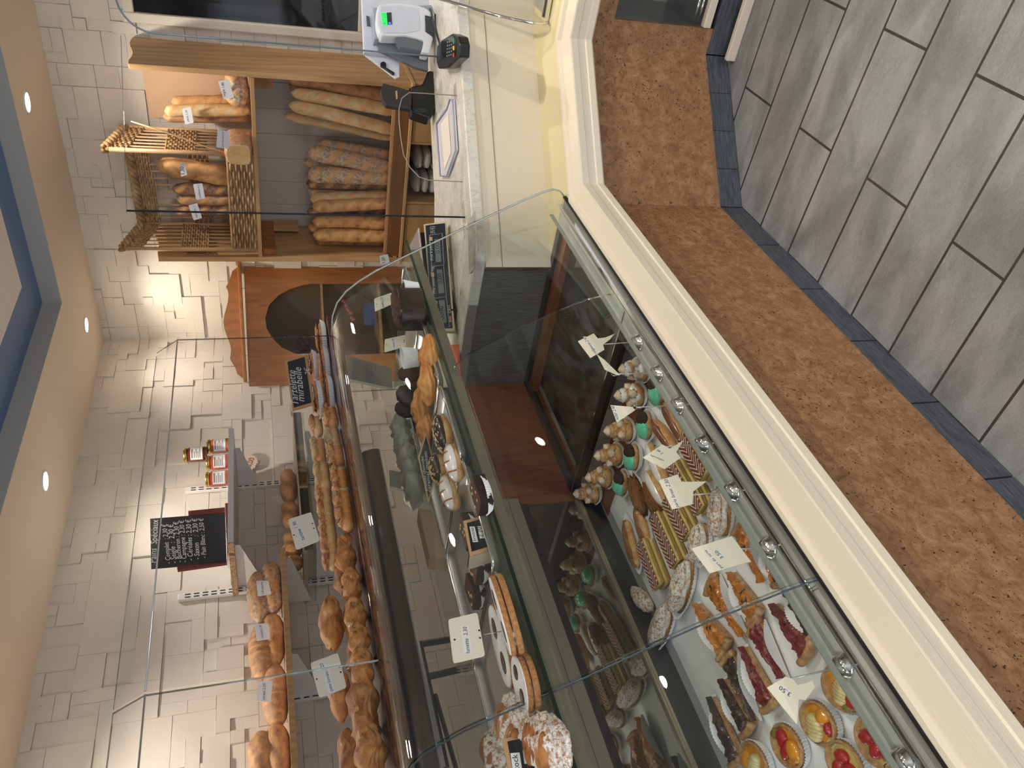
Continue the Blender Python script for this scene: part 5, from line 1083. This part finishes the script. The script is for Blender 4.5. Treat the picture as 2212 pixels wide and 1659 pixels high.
# pudding + cup
p=aZ(893,668,ZF+.03); t=thing('chocolate_pudding','dark glossy pudding block with rough chocolate top on the far tray','cake',(p.x,p.y,ZF))
mb=MB(); a_,b_=.066,.040
mb.rings([[V((x*q,y*q,z)) for x,y in [(math.copysign(abs(math.cos(k*.314))**.5,math.cos(k*.314))*a_,math.copysign(abs(math.sin(k*.314))**.5,math.sin(k*.314))*b_) for k in range(20)]] for q,z in ((.98,0),(1,.01),(1,.07),(.97,.078))]); mb.build('pudding_body',M['pud'],t,True,True)
blob((0,0,.078),.068,.042,.016,2,.35,4,30,10).build('rough_top',M['pudt'],t,True,True); t.rotation_euler=(0,0,-.25)
p=aZ(893,620,ZF+.02); t=thing('cup_cake','small cake in a white fluted paper cup at the far end of the tray','cake',(p.x,p.y+.02,ZF)); paper_case(t,.030,.030,.05,1.25); blob((0,0,.045),.03,.03,.016,3,.15).build('cake_top',M['pudt'],t,True,True)
p=aZ(882,800,ZF+.02)
for i,(px,rz,lb) in enumerate((((880,775),.3,'dark marbled cake slice behind the fluted cup'),((876,822),-.1,'dark marbled cake slice behind the golden pastries'),((872,858),.2,'dark chocolate cake slice at the rear of the second tray'))):
    q=aZ(*px,ZF+.05); t=lumpy(lb,.085,.045,.075,'pudt' if i!=1 else 'pud','cake_slice','dark cake slices on the second tray',i+30,False,'cake',amp=.12); place(t,(q.x,min(q.y+.06,1.66),ZF),rz)
q=aZ(890,772,ZF+.04); t=thing('fluted_cup','upright white fluted paper cup among the golden pastries','paper cup',(q.x,q.y,ZF+.02)); paper_case(t,.036,.02,.05,1.2)
def shell(lb,L,W,H,seed):
    t=thing('golden_pastry',lb,'pastry',(0,0,0),'golden ridged pastries on the second tray'); rs=[]
    for k in range(27):
        u=k/26; x=(u-.5)*L; e=math.sin(math.pi*min(max(u,.02),.98))**.55; rs.append([V((x,math.cos(a)*W/2*e*(1+.11*math.sin(9*a+u*5)+.1*nz((u*5,a,seed),1,seed)),H*.5+math.sin(a)*H/2*e*(1+.07*math.sin(11*a)+.12*math.sin(u*17)))) for a in [2*math.pi*i/40 for i in range(40)]])
    MB().rings(rs).build('pastry_shell',M['puff'],t,True,True); blob((L*.1,-W*.1,H*.85),W*.26,W*.24,H*.22,seed,.1).build('pastry_knot',M['puff2'],t,True,True); return t
for i,(px,L,rz,lb,dz) in enumerate((((918,770),.13,1.9,'golden ridged pastry nearest the pudding, pointing right',.0),((925,830),.12,2.4,'golden ridged pastry with a round knot in the middle',.012),((908,880),.12,2.2,'golden folded pastry leaning in the middle of its tray',.01),((912,925),.11,2.5,'golden pastry at the left end, above the diamond slate',.0))):
    q=aZ(*px,ZF+.035); place(shell(lb,L,.062,.05,i+3),(q.x,q.y,ZF+dz),rz)
# iced rolls
def roll(lb,L,mat,seed,deco):
    t=thing('iced_roll',lb,'pastry',(0,0,0),'iced filled rolls on the third tray')
    blob((0,0,.024),L/2,.029,.024,seed,.05).build('roll_body',M['choux'],t,True,True); blob((0,.003,.030),L/2*.97,.0285,.0215,seed+1,.05,zmin=-.002).build('icing',M[mat],t,True,True)
    mb=MB(); rnd=random.Random(seed)
    if deco=='nuts':
        for _ in range(80):
            a=rnd.uniform(-1,1); b=rnd.uniform(-.9,.9); rr_=math.sqrt(max(0,1-a*a*.9-b*b*.8)); c=V((a*L/2*.9,b*.028,.030+.0215*rr_)); mb.obox(c,(.0022,.001,0),(-.001,.0016,0),(0,0,.0012))
        mb.build('chopped_nuts',M['nut'],t,False,True)['kind']='stuff'
    else:
        for k in range(3):
            x=(k-1)*L*.26; mb.tube([V((x+y*.5,y,.0325+.0212*math.sqrt(max(0,1-(y/.0285)**2-((x+y*.5)/(L/2))**2)))) for y in [-.024+.006*i for i in range(9)]],.0022,6)
        mb.build('caramel_stripes',M['caram'],t,True,True)
    return t
for a,b,mat,deco,lb in (((946,898),(962,978),'choc_d','nuts','dark chocolate roll sprinkled with chopped nuts'),((938,985),(950,1040),'choc_d','nuts','dark chocolate roll behind the white iced ones'),((968,962),(988,1040),'icing_w','c','white iced roll with caramel stripes, right one'),((958,1030),(980,1102),'icing_w','c','white iced roll with caramel stripes, beside the brownies')):
    c,r,L=ang(a,b,ZF+.03); place(roll(lb,max(L,.09),mat,int(a[0]),deco),(c.x,c.y,ZF),r)
# brownies
def brownie(lb,L,W,H,seed):
    t=thing('brownie',lb,'cake',(0,0,0),'brownies on the fourth tray'); paper_case(t,L*.50,W*.52,.018,1.25)
    def o(s,z): return [V((x*L*s/2*(1+.04*nz((x,y,z*9),1,seed)),y*W*s/2*(1+.05*nz((y,x,z*9),1,seed+1)),z+.003*nz((x*2,y*2,seed),1,seed))) for x,y in ((-1,-1),(-.3,-1),(.4,-1),(1,-1),(1,-.2),(1,.5),(1,1),(.3,1),(-.4,1),(-1,1),(-1,.4),(-1,-.3))]
    MB().rings([o(1,.004),o(1.01,.015),o(.99,H-.003)]).build('cut_side',M['brownd'],t,False,True,bevel=.002); MB().rings([o(1.0,H-.004),o(.99,H)]).build('brownie_top',M['brown'],t,False,True,bevel=.002)
    mb=MB(); rnd=random.Random(seed)
    for _ in range(5): mb.obox((rnd.uniform(-L*.42,L*.42),rnd.uniform(-W*.4,W*.4),H),(.003,0,0),(0,.002,0),(0,0,.0015)); mb.build('nut_piece',M['nut'],t,False,True); mb=MB()
    return t
for a,b,lb in (((1018,1030),(1044,1112),'brownie nearest the iced rolls, standing in a fluted case'),((994,1112),(1018,1188),'brownie behind the small black sign'),((1012,1196),(1036,1256),'brownie left of the small black sign'),((1006,1244),(1030,1312),'brownie at the left end of its tray')):
    c,r,L=ang(a,b,ZF+.03); place(brownie(lb,max(.070,L*.72),.048,.036,int(b[1])),(c.x,c.y,ZF),r)
# jam biscuits
def lunette(lb,L,W,seed):
    t=thing('jam_biscuit',lb,'biscuit',(0,0,0),'sugared jam biscuits on the fifth tray')
    def ell(s,z,f=.0): return [V((math.cos(a)*L/2*s*(1+f*math.cos(30*a)),math.sin(a)*W/2*s*(1+f*math.cos(30*a)),z)) for a in [2*math.pi*k/90 for k in range(90)]]
    MB().rings([ell(.97,0),ell(1,.003,.012),ell(1,.010,.012),ell(.97,.012)]).build('lower_biscuit',M['cookie'],t,False,True)
    MB().rings([ell(.95,.012),ell(.95,.015)]).build('jam_layer',M['jam'],t,False,True)
    MB().rings([ell(.97,.015),ell(1,.018,.012),ell(1,.024,.012),ell(.98,.0255)]).build('upper_biscuit',M['cookie'],t,False,True)
    MB().rings([ell(.975,.0255,.01),ell(.96,.0275)]).build('sugar_coat',M['sugar'],t,False,True)
    for s in (-1,1):
        MB().rings([[V((s*L*.21+math.cos(a)*L*.13,math.sin(a)*W*.16,z)) for a in [2*math.pi*k/24 for k in range(24)]] for z in (.027,.0282)]).build('jam_eye',M['jam'],t,True,True)
    return t
for i,(a,b,w,lb,dz,tl) in enumerate((((1074,1240),(1126,1412),.085,'sugared jam biscuit with two eyes, leaning on the others, nearest the tray front',.022,.0),((1052,1306),(1100,1490),.088,'sugared jam biscuit with two eyes, rear one skewered by the lunette tag',.0,.0),((1106,1415),(1140,1545),.080,'sugared jam biscuit at the left end of its tray',.004,.0))):
    c,r,L=ang(a,b,ZF+.03); t=lunette(lb,min(L*.96,.2),w,i); t.location=(c.x,c.y,ZF+dz); t.rotation_euler=(.0,0,r)
    if i==0: t.rotation_euler=(.22,0,r)
# big sugared pastries
for i,(px,L,W,H,rz,lb,ml) in enumerate((((1118,1578),.15,.11,.07,.5,'large sugared pastry right of the small black 1.70 sign','powd'),((1172,1612),.15,.10,.06,.9,'large sugared folded pastry at the tray front edge','powd'),((1082,1650),.16,.11,.07,.2,'large sugared pastry behind the small black 1.70 sign','powd'))):
    q=aZ(*px,ZF+.04); t=lumpy(lb,L,W,H,ml,'sugared_pastry','large sugared pastries at the left edge',i+50,False,amp=.28,fr=2.6)
    mb=MB(); 
    for k in range(5): blob((-L*.3+k*L*.15,W*.05*math.sin(k*2),H*.86),L*.07,W*.36,H*.18,k+i,.1,2,12,8,mb=mb)
    mb.build('folded_layers',M['puff2'],t,True,True); place(t,(q.x,q.y,ZF),rz)
# ================================================================ SAVOURIES ON THE TOP SHELF
ZU=1.388
def onU(x,y,Y): p=aY(x,y,Y); return p
def tartelette(lb,L,W,seed,fill='crumbl'):
    t=thing('mirabelle_tartlet',lb,'pastry',(0,0,0),'oval tartlets on the top shelf'); paper_case(t,L*.46,W*.46,.020,1.2)
    blob((0,0,.018),L/2,W/2,.014,seed,.1,3,26,10).build('pastry_shell',M['puff2'],t,True,True); blob((0,0,.028),L*.40,W*.34,.008,seed+1,.25,4).build('dark_filling',M['jam'],t,True,True); blob((0,0,.034),L*.42,W*.2,.006,seed+2,.5,5).build('crumble_streaks',M['puff'],t,True,True); return t
for i,(y0,y1,Y,dz,lb) in enumerate(((705,757,1.72,0,'oval tartlet in white paper case at the right end of the top shelf'),(760,818,1.74,0,'oval tartlet in its case, second along the shelf'),(818,882,1.74,0,'oval tartlet in its case, third along the bottom layer'),(762,812,1.80,.034,'oval tartlet stacked on top, right of the chalk sign stem'),(816,904,1.76,.036,'large dark filled tartlet stacked on top, next to the sandwiches'))):
    a=aY(705,y0,Y); b=aY(705,y1,Y); c=(a+b)/2; place(tartelette(lb,(b-a).length*1.0,.075,i*5),(c.x,Y,ZU+dz),.1*(i-2))
sf=lambda Y:(lambda x,y:aY(x,y,Y))
fr_=[(616,778),(661,765),(678,873),(632,886)]
def slate(lb,Y,outer,inner,texts,frame_mat,cat='price sign',group=None,fn=None,name='slate_sign',wedge=False):
    fn=fn or sf(Y); o=[fn(*p) for p in outer]; i_=[fn(*p) for p in inner]; _,_,nr=plane_dirs(fn,*outer[0]); b=sum(o,V((0,0,0)))/4; b.z=min(p.z for p in o)
    t=thing(name,lb,cat,b,group); MB().prism([p-nr*.006 for p in o],nr*.005).build('sign_frame',frame_mat,t,bevel=.001); MB().prism([p-nr*.001 for p in i_],nr*.0014).build('slate_face',M['slate'],t)
    for tx in texts:
        s,a,b2=tx[:3]; st=tx[3] if len(tx)>3 else None; A,B=fn(*a),fn(*b2); d=(B-A); L=d.length; d.normalize(); u=nr.cross(d)
        if st: MB().add([A-d*.003-u*st*.4+nr*.0008,B+d*.003-u*st*.4+nr*.0008,B+d*.003+u*st+nr*.0008,A-d*.003+u*st+nr*.0008],[(0,1,2,3)]).build('label_strip',M['label'],t)
        text_mesh('writing',s,A,B,nr,M['ink'] if st else M['chalk'],t,lift=.0014,shear=0 if st else .25,hs=1 if st else .72)
    if wedge: MB().prism([o[3]-nr*.006,o[2]-nr*.006,o[2]-nr*.05-V((0,0,.002)),o[3]-nr*.05-V((0,0,.002))],(0,0,.001)).build('sign_foot',plain('cream_foot',(200,190,170),.6),t)
    return t
M['tanwood']=plain('tan_wooden_frame',(188,152,104),.5); M['tandots']=Mat('stitched_tan_frame',(196,158,118),.6).m
t=slate('framed chalk sign reading tartelette mirabelle 2€ above the oval tartlets',1.70,fr_,[(621,782),(658,771),(673,869),(635,880)],[('Tartelette',(645,874),(636,800)),('mirabelle',(658,868),(650,794)),('2€',(670,810),(667,794))],M['tanwood'])
MB().tube([aY(690,820,1.705),aY(676,822,1.705)],.0013,6).build('wire_pin',M['chrome'],t,True)
# tartines: half baguettes with crumb ends, topped
def tartine(lb,L,W,H,seed,top='ham'):
    t=thing('tartine',lb,'sandwich',(0,0,0),'open topped baguette sandwiches on the top shelf'); rs=[]; n=16
    sh=lambda p,u: V((p.x+p.y*1.25*(1-u)**1.5,p.y,p.z))
    for k in range(n+1):
        u=k/n; x=(u-.5)*L; e=1 if u<.8 else math.sqrt(max(0,1-((u-.8)/.2)**2))*.9+.1
        rs.append([sh(V((x,math.cos(a)*W/2*e,H*.42+math.sin(a)*H*.42*e*(1 if math.sin(a)<0 else .9)*(1+.05*nz((x*30,a,seed),1,seed)))),u) for a in [2*math.pi*i/18 for i in range(18)]])
    MB().rings(rs).build('baguette_crust',M['puff'] if seed%2 else crust_pale_,t,True,True)
    cut=[p for p in rs[0]]; cc=sum(cut,V((0,0,0)))/18; nrm=V((-1,1.25,0)).normalized()
    rr=[[cc+(p-cc)*q+nrm*o for p in cut] for q,o in ((1.0,.0),(.97,.003),(.6,.006),(.2,.007))]; MB().rings(rr).build('crumb_end',M['crumb'],t,True,True)
    mb=MB()
    for k in range(int(L/.022)): blob(((-.36+.80*k/(L/.022))*L,W*.10*math.sin(k*2.3+seed)+.004,H*.80+.003*math.sin(k*1.7)),.019,W*.44,H*.24,seed+k,.45,3,16,8,mb=mb,rz_=k*.8)
    mb.build('baked_topping',M[top],t,True,True)['kind']='stuff'; return t
crust_pale_=food('pale_bread_crust',(196,150,92),(214,174,118),(226,192,144),14,.55)
tl=[((722,902),.115,.055,.044,1.73,.3,0,'ham','tartine with white crumb facing front, nearest the tartlets, bottom row'),((718,948),.10,.055,.044,1.75,.2,0,'crumb','short tartine with bare crumb, bottom row'),((738,985),.11,.055,.046,1.72,.1,0,'ham','tartine with smooth pale crust toward the front, bottom row'),
((706,920),.10,.055,.040,1.80,.2,.044,'ham','tartine with grated cheese on the top layer, right end'),((700,975),.13,.055,.042,1.78,.15,.046,'onion','cheese covered tartine with a folded crust, top layer'),((712,1030),.13,.055,.044,1.76,.12,.044,'onion','tartine with melted strands, middle of the top layer'),
((745,1040),.12,.056,.044,1.71,.1,0,'ham','tartine with crumb end cut, middle of the bottom row'),((706,1085),.17,.058,.044,1.77,.05,.045,'ham','long red topped tartine above the others, right of its tag'),((748,1100),.17,.056,.046,1.70,.05,0,'ham','pale crusted tartine at the bottom, right of the pâtés'),((710,1170),.20,.060,.044,1.77,0,.045,'ham','longest tartine with dark bacon strips ending in a pointed crust')]
for i,(px,L,W,H,Y,rz,dz,top,lb) in enumerate(tl):
    c=aY(px[0],px[1],Y); t=tartine(lb,L,W,H,i+1,top); place(t,(c.x,Y,ZU+dz),math.pi+rz)
# pates lorrains: puff pastry envelopes
def pate(lb,L,W,H,seed):
    t=thing('meat_pasty',lb,'pasty',(0,0,0),'puff pastry pasties on the top shelf'); rs=[]; rnd=random.Random(seed)
    for k in range(31):
        u=k/30; x=(u-.5)*L; e=math.sin(math.pi*min(max(u,.02),.98))**.38*(1+.10*math.sin(u*14+seed))
        rs.append([V((x+.006*nz((u*6,a,seed+9),1,seed),math.cos(a)*W/2*e*(1+.22*nz((x*30,a*1.1,seed),1,seed)),H*.48+math.sin(a)*H*.52*e*(1+.25*nz((x*26,math.cos(a)*2,seed+3),1,seed)+.05*math.sin(a*9+u*6)))) for a in [2*math.pi*i/32 for i in range(32)]])
    MB().rings(rs).build('puff_crust',M['puff'] if seed%3 else M['puff2'],t,True,True)
    for s in range(3):
        z=H*(.26+.15*s); c0=rnd.uniform(-.1,.1); ln=rnd.uniform(.26,.42); mb=MB(); rr=[]
        for q in range(15):
            u=q/14; x=(c0+(u-.5)*2*ln)*L; y=-W/2*(.98-.10*s)*math.sin(math.pi*min(max(x/L+.5,.05),.95))**.38-.002; th_=.0035*math.sin(math.pi*u)+.0006
            rr.append([V((x,y-.006*math.sin(math.pi*u),z-th_+.006*math.sin(u*7+s))),V((x,y-.006*math.sin(math.pi*u),z+th_+.006*math.sin(u*7+s))),V((x,y+.016,z+th_+.008)),V((x,y+.016,z))])
        mb.rings(rr).build('flaky_layer',M['cookie'] if s==1 else M['puff2'],t,True,True)
    blob((L*rnd.uniform(-.2,.2),-W*.22,H*.72),L*.17,W*.16,H*.16,seed,.5,5).build('meat_filling',M['ham'],t,True,True); return t
pl_=[((745,1200),.13,.07,.050,1.74,0,'pasty at the right end of the row, beside the long tartine'),((735,1250),.13,.075,.055,1.77,.0,'long flaky pasty sloping down, second from the right'),((775,1262),.10,.06,.045,1.70,0,'small oval pasty in the front row, right one'),((722,1345),.15,.085,.055,1.78,.050,'tall domed golden pasty on the top layer'),((758,1345),.13,.07,.05,1.74,0,'pasty with open folded layers in the middle'),((788,1330),.10,.06,.05,1.69,0,'pasty showing reddish filling, front row middle'),((792,1385),.09,.06,.045,1.69,0,'small pale pasty in the front row, right of the panel joint'),
((770,1420),.14,.07,.05,1.74,0,'long flaky pasty just left of the panel joint'),((800,1440),.11,.06,.05,1.69,0,'pasty with dark filling seams, front row'),((732,1500),.13,.08,.05,1.78,.050,'twisted pasty behind the pate lorrain tag'),((795,1525),.15,.09,.062,1.71,0,'big smooth golden pasty with folded flap at the front'),((778,1590),.15,.08,.055,1.76,0,'pasty leaning at the left edge, rear one'),((808,1625),.13,.08,.060,1.70,0,'browned pasty with dark tip at the left edge, front one'),((765,1640),.14,.08,.05,1.80,.04,'pasty on the top layer at the left edge')]
for i,(px,L,W,H,Y,dz,lb) in enumerate(pl_):
    c=aY(px[0],px[1],Y); place(pate(lb,L,W,H,i+2),(c.x,Y,ZU+.008+dz),.12*math.sin(i*2.1))
TT=sf(1.67)
card('price_tag','ivory price tag reading tartine 1.90 standing over the sandwiches',TT,[(622,1122),(672,1106),(691,1168),(640,1188)],texts=[('tartine',(659,1166),(649,1142),{'strip':.010}),('1.90',(644,1139),(639,1126),{'strip':.009})],holes=[(635,1156),(675,1131),(678,1141)],pin=[(690,1134),(706,1124)])
card('price_tag','ivory price tag reading pate lorrain 3.20 standing over the pasties',TT,[(670,1432),(730,1410),(749,1485),(690,1508)],texts=[('pate lorrain',(719,1492),(708,1450),{'strip':.011}),('3.20',(703,1447),(697,1432),{'strip':.010})],holes=[(684,1467),(733,1441),(736,1452)],pin=[(745,1447),(762,1440)])
# middle shelf tags
T2=sf(1.40)
card('price_tag','ivory price tag reading lunette 2.30 on the jam biscuits',sf(1.36),[(968,1338),(1031,1323),(1048,1417),(979,1433)],texts=[('lunette  2.30',(1015,1411),(1008,1354),{'strip':.012})],holes=[(982,1382),(1035,1362),(1037,1378)],pin=[(1046,1371),(1092,1362)])
card('price_tag','ivory price tag reading pudding 2.30 standing on the dark pudding block',sf(1.45),[(808,645),(846,632),(849,656),(810,673)],texts=[('pudding 2.30',(830,664),(827,642),{'strip':.008})],holes=[(813,657),(845,643),(846,648)])
card('price_tag','ivory price tag above the fluted cup and golden pastries',sf(1.45),[(831,733),(876,723),(877,748),(830,761)],texts=[('donut 1,70',(853,750),(851,732),{'strip':.010})],holes=[(835,745),(873,735),(873,739)])
slate('small black sign with stitched tan border reading broonie 2.20',1.345,[(1001,1124),(1049,1112),(1071,1183),(1016,1200)],[(1008.5,1130),(1048,1119),(1061.5,1178),(1019,1191)],[('broonie',(1029,1169),(1022.5,1140),.0085),('2.20',(1044,1161),(1039.5,1139),.0085)],M['tandots'],wedge=True)
slate('small black sign with stitched tan border reading bostock 1.70 at the left edge',1.36,[(1085.5,1595.5),(1157,1580),(1178,1678),(1104,1694)],[(1096,1602),(1150,1590),(1168,1671),(1112,1685)],[('bostock',(1126,1690),(1117,1630),.012),('1.70',(1146.5,1646),(1143.5,1624),.012)],M['tandots'],wedge=True)
def fD(x,y): return aN(x,y,(1.6,1.42,1.2),(-.75,-.66,.1))
slate('diamond shaped chalk slate with tan frame in front of the iced rolls',0,[(920.6,930),(943,1019),(926,1090),(903,989)],[(920.4,942),(939,1017),(926,1077),(906.5,989)],[('Donuts chocolat',(924,1060),(914,985)),('caramel maison',(931,1062),(922,975))],M['tanwood'],fn=fD)
# ================================================================ REAR COUNTER SEEN THROUGH THE GLASS
rc=thing('black_rack','black metal rack frame against the wall below the loaf shelf','rack',(1.2,2.7,.6))
def aB(x,y): return aY(x,y,2.55)
def bar(a,b,w=.014,par=rc): MB().tube([aB(*a),aB(*b)],w,4).build('rack_bar',plain('black_metal',(36,40,46),.4),par)
bar((905,1390),(962,1659)); bar((905,1392),(980,1380)); bar((925,1462),(1018,1440)); bar((940,1500),(985,1659),.008)
o=MB(); 
for k in range(5): blob(V((1.96-.07*k,1.85,1.168)),.055,.065,.030,k,.5,3,18,10,mb=o,zmin=-.035)
tag(o.build('folded_bags',plain('grey_green_bags',(176,180,172),.5),None,True),'crumpled grey green plastic bags behind the doughnut tray','bags')
bxx=thing('cardboard_box','kraft cardboard gift box standing behind the brownie tray','box',aY(972,1150,1.80)); MB().prism([aY(x,y,1.79) for x,y in ((904,1098),(934,1102),(942,1203),(928,1200))],(0,.06,0)).build('box_panel',plain('kraft_card',(176,150,120),.7),bxx); MB().prism([aY(x,y,1.79) for x,y in ((934,1102),(990,1150),(1010,1208),(942,1203))],(0,.06,0)).build('box_side',plain('kraft_card_b',(188,166,138),.7),bxx)
